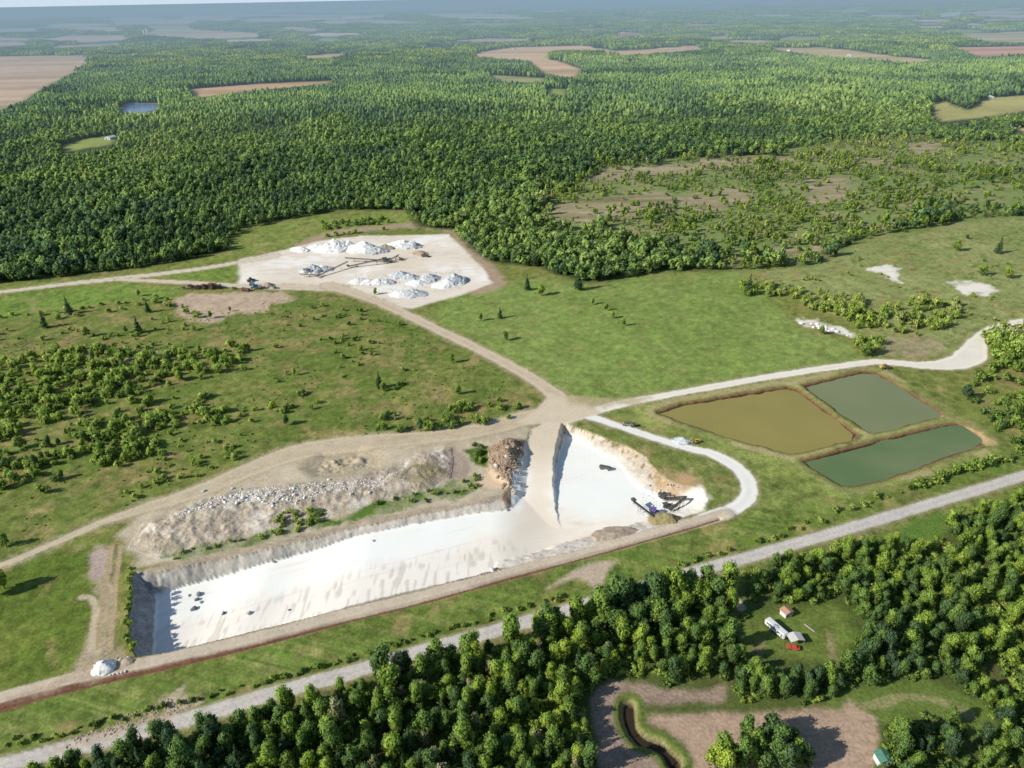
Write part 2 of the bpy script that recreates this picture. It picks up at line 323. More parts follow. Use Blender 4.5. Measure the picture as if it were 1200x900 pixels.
    lay(blob([(60+0, 0)]+[], 1, 1) if False else np.zeros(n), (0, 0, 0))
    ybl = d_line(x, y, wl('yardb', YARDB), 40)
    lay(np.where(ybl < 30, sstep(11, 4, ybl+edge1*4), 0), (172, 150, 124))
    yw = np.where(yb > -20, sstep(-2.5, 2.5, yb+edge1*2), 0)
    lay(yw, alb((232, 220, 200))[None]*(1+.06*n30[:, None]+.05*n8[:, None])); lay(yw*sstep(0, .6, n30+.4*n8), (244, 238, 226)); lay(yw*sstep(.2, .7, fbm(x, y, 40, 3, 71))*.7, (222, 204, 176))
    yt = sstep(.15, .5, fbm(x/6, y*1.5, 2.5, 3, 72)); lay(yw*yt*.45, (208, 192, 166))
    reg[yb > 0] = 4
    dpatch = blob([(205, 352), (225, 344), (330, 341), (345, 350), (318, 358), (310, 366), (270, 368), (258, 378), (235, 378), (210, 368)], 8, 7)
    lay(dpatch, alb((192, 170, 144))[None]*(1+.2*n8[:, None]+.2*n3[:, None])); lay(dpatch*sstep(.2, .6, n8+.5*n30)*.6, (128, 132, 78))
    # far side clearing (logged ground)
    # roads
    rd('topr', TOPRD, [3.2, 3.2, 3.4, 3.8, 4.5, 4, 4, 5], (216, 204, 180), 4, rid=2)
    rd('topr2', TOPRD2, [3, 3.2, 3.5, 4, 5, 6], (212, 198, 172), 4, rid=2)
    rd('cent', CENTRAL, [6, 4.2, 4.5, 4.2, 4.2, 4.5, 6, 7], (208, 190, 162), 4, rid=2)
    rd('tw', TRACKW, [1.5, 1.8, 2, 2.2, 3.5, 5, 6, 7, 6.5, 6, 6, 7, 8], (202, 186, 156), 4, rid=2)
    d_, m_ = rd('east', EAST, [8, 4, 3.3, 3, 3.2, 3.4, 3.4, 4.5, 7, 8.5, 5, 3.6, 3.6, 3.6], (236, 228, 210), 3, rid=2)
    rd('loop', LOOP, [3, 2.4, 2.6, 3.2, 3.6, 3.6, 3.6, 3.4, 3.2, 3], (240, 236, 224), 2.6, rid=2)
    jn = blob([(605, 495), (630, 478), (645, 462), (668, 466), (690, 474), (705, 484), (680, 492), (660, 497), (640, 498)], 3, 2)
    lay(jn, (214, 198, 170)); reg[jn > .6] = 2
    lay(blob([(660, 470), (668, 462), (720, 468), (760, 466), (740, 474), (690, 478)], 6, 5)*.8, (186, 170, 132))
    lay(blob([(1000, 395), (1025, 398), (1090, 392), (1110, 402), (1105, 416), (1060, 420), (1030, 412)], 5, 8)*(.5+.5*n3), (176, 154, 128))
    for q in ([(937, 375), (960, 374), (975, 381), (995, 388), (998, 394), (985, 391), (965, 385), (940, 381)], [(1112, 330), (1135, 328), (1160, 333), (1170, 341), (1155, 347), (1135, 345), (1120, 337)], [(1018, 316), (1040, 311), (1056, 315), (1050, 321), (1056, 331), (1046, 330), (1038, 320)]):
        lay(blob(q, 4, 9)*(.75+.8*n8), (236, 228, 212))
    # berm road and the red-brown ditch beside it
    b_ = np.where(berm < 11, sstep(4.2, 2.4, berm+edge1*.6), 0); lay(b_, alb((204, 188, 164))[None]*(1+.1*n8[:, None])); 
    reg[(berm < 3.2)] = 3
    lay(np.where(ditch < 11, sstep(.6, -.3, ditch+edge1*.35-(.45+.010*np.clip(-x-60, 0, 200))), 0), (128, 90, 70)); lay(np.where(ditch < 11, sstep(.5, .1, ditch), 0)*.4, (92, 62, 46))
    # west yard dirt
    wd = blob([(112, 640), (128, 640), (135, 700), (130, 745), (145, 772), (170, 776), (90, 802), (60, 812), (0, 828), (0, 820), (60, 803), (84, 786), (95, 762), (108, 740), (118, 700), (104, 672)], 4, 3)
    lay(wd*(.8+.4*n8), (188, 168, 142))
    lay(blob([(104, 650), (135, 640), (132, 672), (108, 680)], 3, 2)*.7, (190, 168, 160))
    for q in ([(96, 700), (108, 702), (112, 718), (108, 745), (112, 765)],):
        P = smooth_line(WL(q)); dd = d_line(x, y, P, 12); lay(np.where(dd < 10, sstep(2.2, .8, dd+edge1), 0), (196, 180, 150))
    for dx in (-1.7, 1.7):
        P = smooth_line(WL([(136, 640), (130, 680), (126, 720), (122, 760)])); P = P+np.array([dx*1.2, 0]); dd = d_line(x, y, P, 8)
        lay(np.where(dd < 6, sstep(1.4, .5, dd+edge1*.4), 0), (178, 158, 122))
    # county road: grey worn gravel, softer shoulders
    rr = road+edge1*.35+edge2*.2
    lay(np.where(rr < 12, sstep(5.6, 3.4, rr+edge2)*.75, 0), (158, 152, 112))
    lay(np.where(rr < 12, sstep(3.2, 2.6, rr), 0), alb((198, 191, 180))[None]*(1+.05*n8[:, None]+.03*n3[:, None]))
    lay(np.where(rr < 12, sstep(.55, .1, np.abs(rr-1.35)), 0)*.45, (220, 208, 196)); reg[rr < 3.0] = 1
    gp = blob([(640, 690), (668, 671), (690, 660), (722, 657), (712, 668), (704, 680), (712, 700), (700, 704), (690, 680), (676, 676)], 3, 2)
    lay(gp, (190, 172, 148))
    lay(blob([(60, 885), (80, 868), (110, 858), (150, 845), (190, 832), (195, 815), (215, 812), (235, 820), (225, 830), (200, 842), (150, 856), (90, 880)], 3, 5)*.8, (196, 176, 152))
    lay(blob([(735, 690), (760, 684), (830, 676), (850, 672), (854, 682), (800, 690)], 3, 2)*.5, (180, 168, 144))
    # ponds' dry banks
    tr = np.where(pd > -25, sstep(-8.5, -6.5, pd+edge1)*sstep(-2.5, -4.5, pd+edge1), 0)
    lay(tr*(.25+.75*(n30 > 0)), (172, 160, 114))
    lay(np.where(pd > -25, sstep(-2.8, -1.2, pd+edge1*.5), 0), (134, 106, 76)); lay(np.where(pd > -25, sstep(-.9, .2, pd+edge1*.4), 0), (72, 50, 38))
    reg[pd > -2.6] = 5
    lay(blob([(1105, 488), (1150, 508), (1168, 520), (1155, 522), (1148, 508), (1125, 496)], 3, 2)*.8, (196, 166, 124))
    # near woods floor
    w1 = np.maximum(blob(WOODS1, 6, 3), blob(WOODS2, 8, 4))
    lay(w1, (84, 98, 48)); lay(w1*(.1+.9*n8), (104, 110, 60)); lay(w1*(-.1+.8*n30), (98, 84, 62))
    lay(blob(GLADE, 5, 3), alb((108, 124, 58))[None]*(1+.3*n8[:, None]+.2*n3[:, None])); lay(blob([(968, 740), (975, 745), (982, 778), (974, 778)], 2, 2)*.7, (156, 140, 104)); lay(blob([(880, 755), (895, 750), (900, 765), (885, 770)], 2, 3)*.6, (140, 124, 92)); lay(blob(VERGE, 6, 4), (98, 126, 54))
    tl = d_line(x, y, wl('trail', TRAIL), 14); lay(np.where(tl < 12, sstep(9, 5, tl+edge1*2), 0), (104, 122, 58)); lay(np.where(tl < 12, sstep(2.0, 1, tl+edge1), 0)*.45, (176, 158, 122))
    dv = d_line(x, y, wl('drive', DRIVE), 10); lay(np.where(dv < 8, sstep(2.4, 1.2, dv+edge1*.4), 0)*.9, (190, 178, 150))
    la = blob(LOTA, 3, 2); lb = blob(LOTB, 3, 1.6)
    lay(la, alb((158, 138, 120))[None]*(1+.1*n8[:, None]+.08*n3[:, None])); lay(lb, alb((184, 158, 134))[None]*(1+.08*n30[:, None]+.07*n3[:, None]))
    ruts = sstep(.6, .95, np.sin(y*1.5+x*.18+n30*5)*.5+.5); lay(lb*ruts*.18, (150, 130, 108))
    reg[(la > .55) | (lb > .55)] = 6
    lay(np.where(dl < 10, sstep(6, 4, dl+edge1), 0), (104, 118, 58)); lay(np.where(dl < 10, sstep(3.0, 2.2, dl+edge1*1.3), 0)*.6, (170, 150, 116)); lay(np.where(dl < 10, sstep(2.2, 1.2, dl+edge1), 0), (70, 58, 40))
    # forest floor
    fo = blob(FOREST, 10, 5)
    lay(fo, (66, 80, 46)); lay(fo*(.1+.8*n30), (84, 92, 54))
    so = blob(SPARSE, 50, 40)
    lay(so, (124, 142, 78)); lay(so*(.1+.9*n30), (152, 150, 102)); lay(so*sstep(.15, .6, fbm(x, y, 34, 3, 79))*.7, (166, 150, 118)); lay(so*(-.1+.8*n8), (92, 104, 56))
    str_ = fbm(x*.15+y*.02, y, 9, 3, 77)
    for q in CLEAR: 
        w = blob(q, 22, 26)*(.7+.5*n8); lay(w, (166, 146, 120)); lay(w*sstep(0, .5, str_), (186, 168, 140)); lay(w*sstep(.1, .6, -str_), (112, 108, 66))
    # ---- far country: woodland tone with lighter broadleaf patches, then fields
    fz = sstep(1900, 3000, y)
    far = fz
    lay(far, (62, 82, 50)); lay(far*(.1+.9*fbm(x, y*.6, 700, 4, 81)), (88, 106, 62)); lay(far*(-.2+.9*fbm(x, y*.5, 300, 3, 83)), (44, 62, 42))
    for P, c in FIELDS:
        PW = WL(P); s = sd_poly(x, y, PW, 120); rg = (s > -1e8)
        j = np.minimum(22, 8+y*.003)
        w = np.where(rg, sstep(-j, j, s+edge1*j*.6), 0)
        band = fbm(x*.05, y, 60, 2, 88)
        lay(w, alb(c)[None]*np.array([1.06, 1.0, .90])[None]*(1+.38*band[:, None]+.12*n30[:, None])); lay(w*sstep(.25, .5, fbm(x*.04, y, 110, 2, 89))*.6, (140, 150, 100))
        reg[(s > 0)] = 8
    lay(np.where((far > .5) & (reg == 0), sstep(.62, .72, fbm(x*.5, y*.35, 1500, 3, 91)+.12), 0)*sstep(3200, 5200, y)*.8, (178, 160, 128))
    lay(np.where(fp > -60, sstep(-14, -8, fp)*sstep(6, -2, fp), 0), (176, 160, 134))
    # ---- pit colours last
    nrm = d_line(x, y, WL([(177, 671), (220, 662), (270, 652), (320, 641), (370, 629), (420, 617), (480, 605), (553, 592), (588, 583)]), 12); lay(np.where(nrm < 10, sstep(5, 2, nrm+edge1*2.5), 0)*.85, alb((182, 164, 142))[None]*(1+.2*n3[:, None]+.2*n8[:, None]))
    pw = np.where(pit > 0, sstep(0, .12, dep), 0)
    rock = alb((208, 199, 184))[None]*(1+.16*n8[:, None]+.16*n3[:, None])
    lay(pw, rock)
    brownrock = np.where(pit > 0, 1, 0)*blob([(622, 500), (588, 583), (597, 600), (625, 590), (625, 520)], 3, 2)*(dep < .9)
    lay(brownrock, alb((160, 136, 112))[None]*(1+.35*n3[:, None]+.2*n8[:, None])); ww = blob([(150, 655), (178, 668), (186, 690), (188, 770), (150, 775)], 3, 3)*pw*sstep(1.0, .8, dep); lay(ww*.8, alb((150, 150, 150))[None]*(1+.3*n3[:, None]+.3*n8[:, None]))  # west wall painted darker grey, deepening the shadow on it by colour
    fl = np.where(pit > 0, sstep(.86, 1.0, dep), 0)
    floor = alb((255, 250, 238))[None]*(1+.05*n30[:, None])
    lay(fl, floor)
    ua, va = (x*.93+y*.36), (-x*.36+y*.93); trk = fbm(ua/22, va*.9, 1.6, 3, 98); lay(fl*sstep(.25, .6, trk)*.5, (232, 222, 204)); lay(fl*sstep(.3, .7, fbm(x, y, 14, 3, 99))*.4, (238, 236, 232))
    # warm dirt toward the middle of the floor, tyre sweep
    ctr = blob([(560, 640), (600, 600), (650, 590), (700, 600), (770, 600), (800, 610), (700, 640), (600, 668)], 25, 10)*fl
    lay(ctr*.75, (240, 226, 202)); lay(ctr*sstep(.1, .7, fbm(x*.25, y, 7, 3, 95)), (226, 206, 176))
    lay(blob([(707, 622), (722, 613), (736, 622), (722, 636), (708, 632)], 4, 2)*fl*.8, (206, 176, 152))
    lay(blob([(612, 500), (640, 494), (660, 498), (648, 530), (646, 575), (655, 610), (610, 620), (618, 560), (622, 520)], 10, 4)*np.where(pit > 0, 1, 0)*.9, (240, 226, 202))
    lay(ramptop*.9*(pit > 0), (214, 198, 170)); lay(rampw*(.7+.4*n8), alb((150, 130, 110))[None]*(1+.5*n3[:, None]+.3*n8[:, None])); lay(rampe*.85, alb((150, 148, 146))[None]*(1+.35*n3[:, None]))
    # ripped floor by the south side
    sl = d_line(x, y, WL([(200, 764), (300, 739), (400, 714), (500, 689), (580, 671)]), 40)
    band = np.where(sl < 40, sstep(26, 17, sl+edge1*3), 0)*fl
    rip = sstep(.05, .55, (vnoise(x, y*.2, .95, 97)-.5)*1.7+.35*fbm(x, y, 9, 2, 96))
    lay(band*.45, (240, 230, 212)); lay(band*rip*.5, (196, 184, 168))
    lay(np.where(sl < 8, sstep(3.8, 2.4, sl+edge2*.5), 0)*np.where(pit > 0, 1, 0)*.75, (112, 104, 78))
    nb = blob([(663, 497), (700, 508), (735, 520), (757, 533), (775, 552), (800, 562), (820, 570), (790, 580), (765, 562), (740, 545), (705, 524), (672, 512)], 4, 4)*np.where(pit > 0, 1, 0)
    nb = nb*sstep(.75, .3, dep+.3*n8); lay(nb*(.45+.7*n8), (200, 178, 146)); lay(nb*sstep(.1, .5, n3+.3*n8), (150, 134, 98))
    lay(blob([(757, 545), (790, 552), (822, 560), (822, 575), (800, 582), (772, 568)], 4, 4)*(.7+.5*n8), (192, 160, 118))
    lay(blob([(800, 575), (820, 570), (832, 584), (822, 598), (795, 606), (790, 595)], 4, 2), (238, 232, 216))
    reg[(pit > 0)] = 9
    rough = np.clip(np.where(pit > 0, .5*(1-dep)+.2, 0)+np.where(sp > 0, 1, 0)+np.where(sp2 > 0, 1, 0), 0, 1)
    return z, np.clip(C, .01, .95), reg, rough

def Z(px, py):
    """ground height below a image point, and its x, y refined for that height"""
    z = 0.0
    for _ in range(3):
        x, y = W(px, py, z); z = float(terrain([x], [y], False)[0])
    return x, y, z
# ------------------------------------------------------------------ helpers for objects and materials
def tag(o, label=None, cat=None, group=None, kind=None):
    if label: o["label"] = label
    if cat: o["category"] = cat
    if group: o["group"] = group
    if kind: o["kind"] = kind
    return o
def np_mesh(name, V, F, attrs=None, mats=(), smooth=True, normals=None, fcol=None):
    """mesh from arrays; F is (n,4) or (n,3)"""
    me = bpy.data.meshes.new(name)
    V = np.ascontiguousarray(V, np.float32); F = np.ascontiguousarray(F, np.int32)
    k = F.shape[1]; nf = len(F)
    me.vertices.add(len(V)); me.vertices.foreach_set("co", V.ravel())
    me.loops.add(nf*k); me.loops.foreach_set("vertex_index", F.ravel())
    me.polygons.add(nf); me.polygons.foreach_set("loop_start", np.arange(0, nf*k, k, dtype=np.int32))
    me.update(calc_edges=True)
    me.polygons.foreach_set("use_smooth", np.full(nf, smooth))
    for a, v in (attrs or {}).items():
        if v.ndim == 2:
            at = me.attributes.new(a, 'FLOAT_COLOR', 'POINT')
            at.data.foreach_set("color", np.concatenate([v, np.ones((len(v), 1))], 1).astype(np.float32).ravel())
        else:
            at = me.attributes.new(a, 'FLOAT', 'POINT'); at.data.foreach_set("value", v.astype(np.float32))
    for m in mats: me.materials.append(m)
    if normals is not None: me.normals_split_custom_set_from_vertices(normals.astype(np.float32))
    return me
class NT:
    def __init__(s, name, base=(.5, .5, .5), rough=.8, metal=0, spec=.3):
        s.m = bpy.data.materials.new(name); s.m.use_nodes = True; s.t = s.m.node_tree; s.b = s.t.nodes["Principled BSDF"]
        s.b.inputs["Base Color"].default_value = (*base, 1); s.b.inputs["Roughness"].default_value = rough
        s.b.inputs["Metallic"].default_value = metal; s.b.inputs["Specular IOR Level"].default_value = spec
    def n(s, typ, **kw):
        q = s.t.nodes.new(typ)
        for k, v in kw.items():
            if k in q.inputs.keys() if hasattr(q.inputs, 'keys') else False: q.inputs[k].default_value = v
            else: setattr(q, k, v)
        return q
    def l(s, a, b): s.t.links.new(a, b)
    def noise(s, scale, detail=3, vec=None, rough=.55):
        q = s.t.nodes.new("ShaderNodeTexNoise"); q.inputs["Scale"].default_value = scale; q.inputs["Detail"].default_value = detail; q.inputs["Roughness"].default_value = rough
        if vec is not None: s.l(vec, q.inputs["Vector"])
        return q.outputs["Fac"]
    def ramp(s, fac, a, b, c0, c1):
        q = s.t.nodes.new("ShaderNodeMapRange"); q.inputs[1].default_value = a; q.inputs[2].default_value = b; q.inputs[3].default_value = c0; q.inputs[4].default_value = c1
        s.l(fac, q.inputs[0]); return q.outputs[0]
    def mul(s, a, b, op='MULTIPLY'):
        q = s.t.nodes.new("ShaderNodeMath"); q.operation = op
        for i, v in enumerate((a, b)):
            if isinstance(v, (int, float)): q.inputs[i].default_value = v
            else: s.l(v, q.inputs[i])
        return q.outputs[0]
    def scale(s, col, fac):
        q = s.t.nodes.new("ShaderNodeVectorMath"); q.operation = 'SCALE'; s.l(col, q.inputs[0]); s.l(fac, q.inputs["Scale"]); return q.outputs[0]
    def mix(s, fac, a, b):
        q = s.t.nodes.new("ShaderNodeMix"); q.data_type = 'RGBA'
        if isinstance(fac, (int, float)): q.inputs[0].default_value = fac
        else: s.l(fac, q.inputs[0])
        for i, v in ((6, a), (7, b)):
            if isinstance(v, tuple): q.inputs[i].default_value = (*v, 1)
            else: s.l(v, q.inputs[i])
        return q.outputs[2]
    def bump(s, h, strength, dist):
        q = s.t.nodes.new("ShaderNodeBump"); q.inputs["Strength"].default_value = strength; q.inputs["Distance"].default_value = dist
        s.l(h, q.inputs["Height"]); s.l(q.outputs[0], s.b.inputs["Normal"]); return q

def worn(name, rgb, rough=.6, metal=0, dirt=.25, sc=1.2, spec=.3):
    """painted / plain surface with dust and uneven tone"""
    t = NT(name, rgb, rough, metal, spec)
    g = t.n("ShaderNodeTexCoord").outputs["Object"]
    a = t.noise(sc, 4, g); b = t.noise(sc*7, 2, g)
    f = t.mul(t.ramp(a, .35, .7, 0, dirt), t.ramp(b, .3, .7, .6, 1.2))
    t.l(t.mix(f, tuple(rgb), (.42, .36, .28)), t.b.inputs["Base Color"])
    return t.m

# land material: the per-vertex colour, broken up by fine procedural grain
def land_material():
    t = NT("land", rough=.95, spec=.12)
    at = t.n("ShaderNodeAttribute", attribute_name="albedo").outputs["Color"]
    ro = t.n("ShaderNodeAttribute", attribute_name="rough").outputs["Fac"]
    g = t.n("ShaderNodeNewGeometry").outputs["Position"]
    a = t.noise(.9, 5, g, .65); b = t.noise(.17, 4, g, .6); c = t.noise(4.0, 2, g)
    k = t.mul(t.ramp(a, .28, .72, .62, 1.38), t.ramp(b, .3, .7, .84, 1.16)); k = t.mul(k, t.ramp(c, .2, .8, .9, 1.1))
    # bright ground is smoother than turf
    hs = t.n("ShaderNodeSeparateColor"); hs.mode = 'HSV'; t.l(at, hs.inputs[0])
    flat = t.ramp(hs.outputs[2], .35, .8, 0, .96)
    mx = t.n("ShaderNodeMix"); mx.data_type = 'FLOAT'; t.l(flat, mx.inputs[0]); t.l(k, mx.inputs[2]); mx.inputs[3].default_value = 1.0
    t.l(t.scale(at, mx.outputs[0]), t.b.inputs["Base Color"])
    h = t.mul(t.mul(a, t.ramp(flat, 0, .96, 1, .1)), t.ramp(ro, 0, 1, .7, 2.4))
    t.bump(h, .6, .5)
    return t.m
MAT_LAND = land_material()

# ------------------------------------------------------------------ the land: one sheet, cut into the setting's pieces
def build_land():
    # rows at ground distances chosen so that they are evenly spaced in the camera image
    rows = []
    y = 60.0
    while y < 160000:
        pxv = F_PX*CAM_H/((y*math.cos(PITCH)+CAM_H*math.sin(PITCH))**2)   # px per metre in depth
        rows.append(y); y += max(.30, min(1.25/pxv, y*.02)) if y > 150 else .9
    Y = np.array(rows); ncol = 1250
    s = np.linspace(-1, 1, ncol)
    XX = s[None, :]*(Y[:, None]*.80+105); YY = np.repeat(Y[:, None], ncol, 1)
    nr = len(Y); x = XX.ravel(); y = YY.ravel()
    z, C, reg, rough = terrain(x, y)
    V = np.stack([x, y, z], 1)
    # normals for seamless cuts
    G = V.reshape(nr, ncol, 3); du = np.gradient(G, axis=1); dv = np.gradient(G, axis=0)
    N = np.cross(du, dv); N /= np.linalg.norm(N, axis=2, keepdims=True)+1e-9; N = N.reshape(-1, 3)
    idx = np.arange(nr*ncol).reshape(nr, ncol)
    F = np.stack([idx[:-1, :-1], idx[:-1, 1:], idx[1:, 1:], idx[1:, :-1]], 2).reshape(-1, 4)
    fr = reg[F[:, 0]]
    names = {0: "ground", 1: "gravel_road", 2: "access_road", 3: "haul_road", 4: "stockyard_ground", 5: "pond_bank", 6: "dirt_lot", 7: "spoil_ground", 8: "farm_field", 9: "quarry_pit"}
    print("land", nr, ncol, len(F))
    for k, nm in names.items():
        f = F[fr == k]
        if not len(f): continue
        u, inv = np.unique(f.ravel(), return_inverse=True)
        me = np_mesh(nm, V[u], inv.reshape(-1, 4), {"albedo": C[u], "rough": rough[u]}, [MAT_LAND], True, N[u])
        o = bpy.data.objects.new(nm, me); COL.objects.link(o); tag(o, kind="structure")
    # broad apron beside and behind the land sheet so that it runs on from any side
    me = bpy.data.meshes.new("surrounding_land"); L = 160000
    xa0 = 60*.80+105
    vs = [(-L, -4000, -3), (L, -4000, -3), (L, 60, -3), (-L, 60, -3)]
    a = np.array([(-xa0, 60), (-(160000*.8+105), 160000)])
    vs += [(-L, 60, -3), (-xa0-0, 60, -3), (-(159000*.8+105), 159000, -3), (-L*1.5, 159000, -3), (xa0, 60, -3), (L, 60, -3), (L*1.5, 159000, -3), ((159000*.8+105), 159000, -3)]
    me.from_pydata(vs, [], [(0, 1, 2, 3), (4, 5, 6, 7), (8, 9, 10, 11)]); 
    t = NT("outer_land", rough=.95); g = t.n("ShaderNodeNewGeometry").outputs["Position"]
    t.l(t.mix(t.ramp(t.noise(.004, 6, g), .4, .6, 0, 1), (.05, .085, .03), (.12, .17, .05)), t.b.inputs["Base Color"])
    me.materials.append(t.m); o = bpy.data.objects.new("surrounding_land", me); COL.objects.link(o); tag(o, kind="structure")
build_land()

# ------------------------------------------------------------------ ponds
def grow(P, m):
    P = np.array(P); n = len(P); A = .5*sum(P[i][0]*P[(i+1) % n][1]-P[(i+1) % n][0]*P[i][1] for i in range(n)); sg = 1 if A > 0 else -1
    out = []
    for i in range(n):
        a, b, c = P[i-1], P[i], P[(i+1) % n]
        d = (b-a)/np.linalg.norm(b-a)+(c-b)/np.linalg.norm(c-b); d /= np.linalg.norm(d)
        out.append(b+m*sg*np.array([d[1], -d[0]]))
    return out
def pond(name, px, c1, c2, zz, m, rough=.22, nsc=.02):
    P = grow(WL(px), m)
    me = bpy.data.meshes.new(name); me.from_pydata([(p[0], p[1], zz) for p in P], [], [list(range(len(P)))])
    t = NT("pond_water", rough=rough, spec=.14); g = t.n("ShaderNodeNewGeometry").outputs["Position"]
    t.l(t.mix(t.ramp(t.noise(nsc, 3, g), .35, .65, 0, 1), tuple(alb(c1)), tuple(alb(c2))), t.b.inputs["Base Color"])
    mp = t.n("ShaderNodeMapping"); mp.inputs["Scale"].default_value = (1, 3, 1); t.l(g, mp.inputs[0])
    t.bump(t.noise(.8, 3, mp.outputs[0]), .12, .15)
    me.materials.append(t.m); o = bpy.data.objects.new(name, me); COL.objects.link(o); tag(o, kind="structure"); return o
pond("brown_pond_water", POND1, (144, 136, 76), (154, 142, 80), POND_Z, 3.0)
pond("grey_green_pond_water", POND2, (124, 132, 92), (132, 138, 98), POND_Z, 3.0)
pond("green_pond_water", POND3, (98, 120, 76), (118, 130, 88), POND_Z, 3.0)
pond("woodland_pond_water", FPOND, (90, 110, 140), (120, 140, 170), .8, 2)
P = smooth_line(WL(DCH)); 
def ditch_water():
    vs = []; n = len(P)
    for i in range(n):
        d = P[min(i+1, n-1)]-P[max(i-1, 0)]; d = d/np.linalg.norm(d); w = 1.3
        vs += [(P[i][0]-d[1]*w, P[i][1]+d[0]*w, -1.7), (P[i][0]+d[1]*w, P[i][1]-d[0]*w, -1.7)]
    me = bpy.data.meshes.new("ditch_water"); me.from_pydata(vs, [], [(2*i, 2*i+1, 2*i+3, 2*i+2) for i in range(n-1)])
    t = NT("ditch_water", tuple(alb((58, 50, 36))), .15); me.materials.append(t.m)
    o = bpy.data.objects.new("ditch_water", me); COL.objects.link(o); tag(o, kind="structure")
ditch_water()
# ------------------------------------------------------------------ trees
def leaf_material(name, cols, rough=.6, var=1.0):
    t = NT(name, rough=rough, spec=.25)
    g = t.n("ShaderNodeNewGeometry").outputs["Position"]
    oi = t.n("ShaderNodeObjectInfo").outputs["Random"]
    at = t.n("ShaderNodeAttribute", attribute_name="tint").outputs["Fac"]
    cr = t.n("ShaderNodeValToRGB"); e = cr.color_ramp.elements; e[0].position = 0; e[1].position = 1
    e[0].color = (*cols[0], 1); e[1].color = (*cols[-1], 1)
    for k, c in enumerate(cols[1:-1]):
        q = e.new((k+1)/(len(cols)-1)); q.color = (*c, 1)
    big = t.noise(.010, 3, g)
    vb = t.noise(.0022, 3, g); f = t.mul(t.mul(t.mul(oi, .5*var), t.ramp(big, .35, .65, -.05, .32), 'ADD'), t.ramp(vb, .38, .62, -.1, .25), 'ADD')
    t.l(f, cr.inputs[0])
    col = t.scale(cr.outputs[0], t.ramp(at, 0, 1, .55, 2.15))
    t.l(col, t.b.inputs["Base Color"])
    tr = t.n("ShaderNodeBsdfTranslucent"); t.l(col, tr.inputs[0]); mx = t.n("ShaderNodeMixShader"); mx.inputs[0].default_value = .45
    t.l(t.b.outputs[0], mx.inputs[1]); t.l(tr.outputs[0], mx.inputs[2]); t.l(mx.outputs[0], t.t.nodes["Material Output"].inputs[0])
    return t.m
M_LEAF = leaf_material("broadleaf_foliage", [(.075, .13, .06), (.14, .23, .06), (.25, .35, .06), (.38, .46, .07), (.47, .50, .13)])
M_LEAFM = leaf_material("forest_foliage", [(.09, .155, .085), (.14, .235, .095), (.23, .34, .10), (.34, .45, .12), (.46, .51, .20)])
M_BUSH = leaf_material("bush_foliage", [(.12, .20, .06), (.22, .32, .06), (.32, .42, .08), (.40, .46, .12), (.42, .40, .20)])
M_CONI = leaf_material("needle_foliage", [(.06, .11, .05), (.09, .16, .06), (.13, .20, .065)])
M_PALE = leaf_material("pale_foliage", [(.28, .30, .15), (.38, .38, .20), (.34, .34, .15), (.42, .40, .27)])
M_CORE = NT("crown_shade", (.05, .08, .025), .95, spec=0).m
def bark(name, a, b):
    t = NT(name, a, .9, spec=.1); g = t.n("ShaderNodeTexCoord").outputs["Object"]
    mp = t.n("ShaderNodeMapping"); mp.inputs["Scale"].default_value = (3, 3, .6); t.l(g, mp.inputs[0])
    t.l(t.mix(t.ramp(t.noise(1.5, 3, mp.outputs[0]), .35, .65, 0, 1), a, b), t.b.inputs["Base Color"]); return t.m
M_BARK = bark("bark", (.09, .07, .05), (.20, .17, .13)); M_PBARK = bark("pale_bark", (.38, .35, .30), (.16, .14, .11))

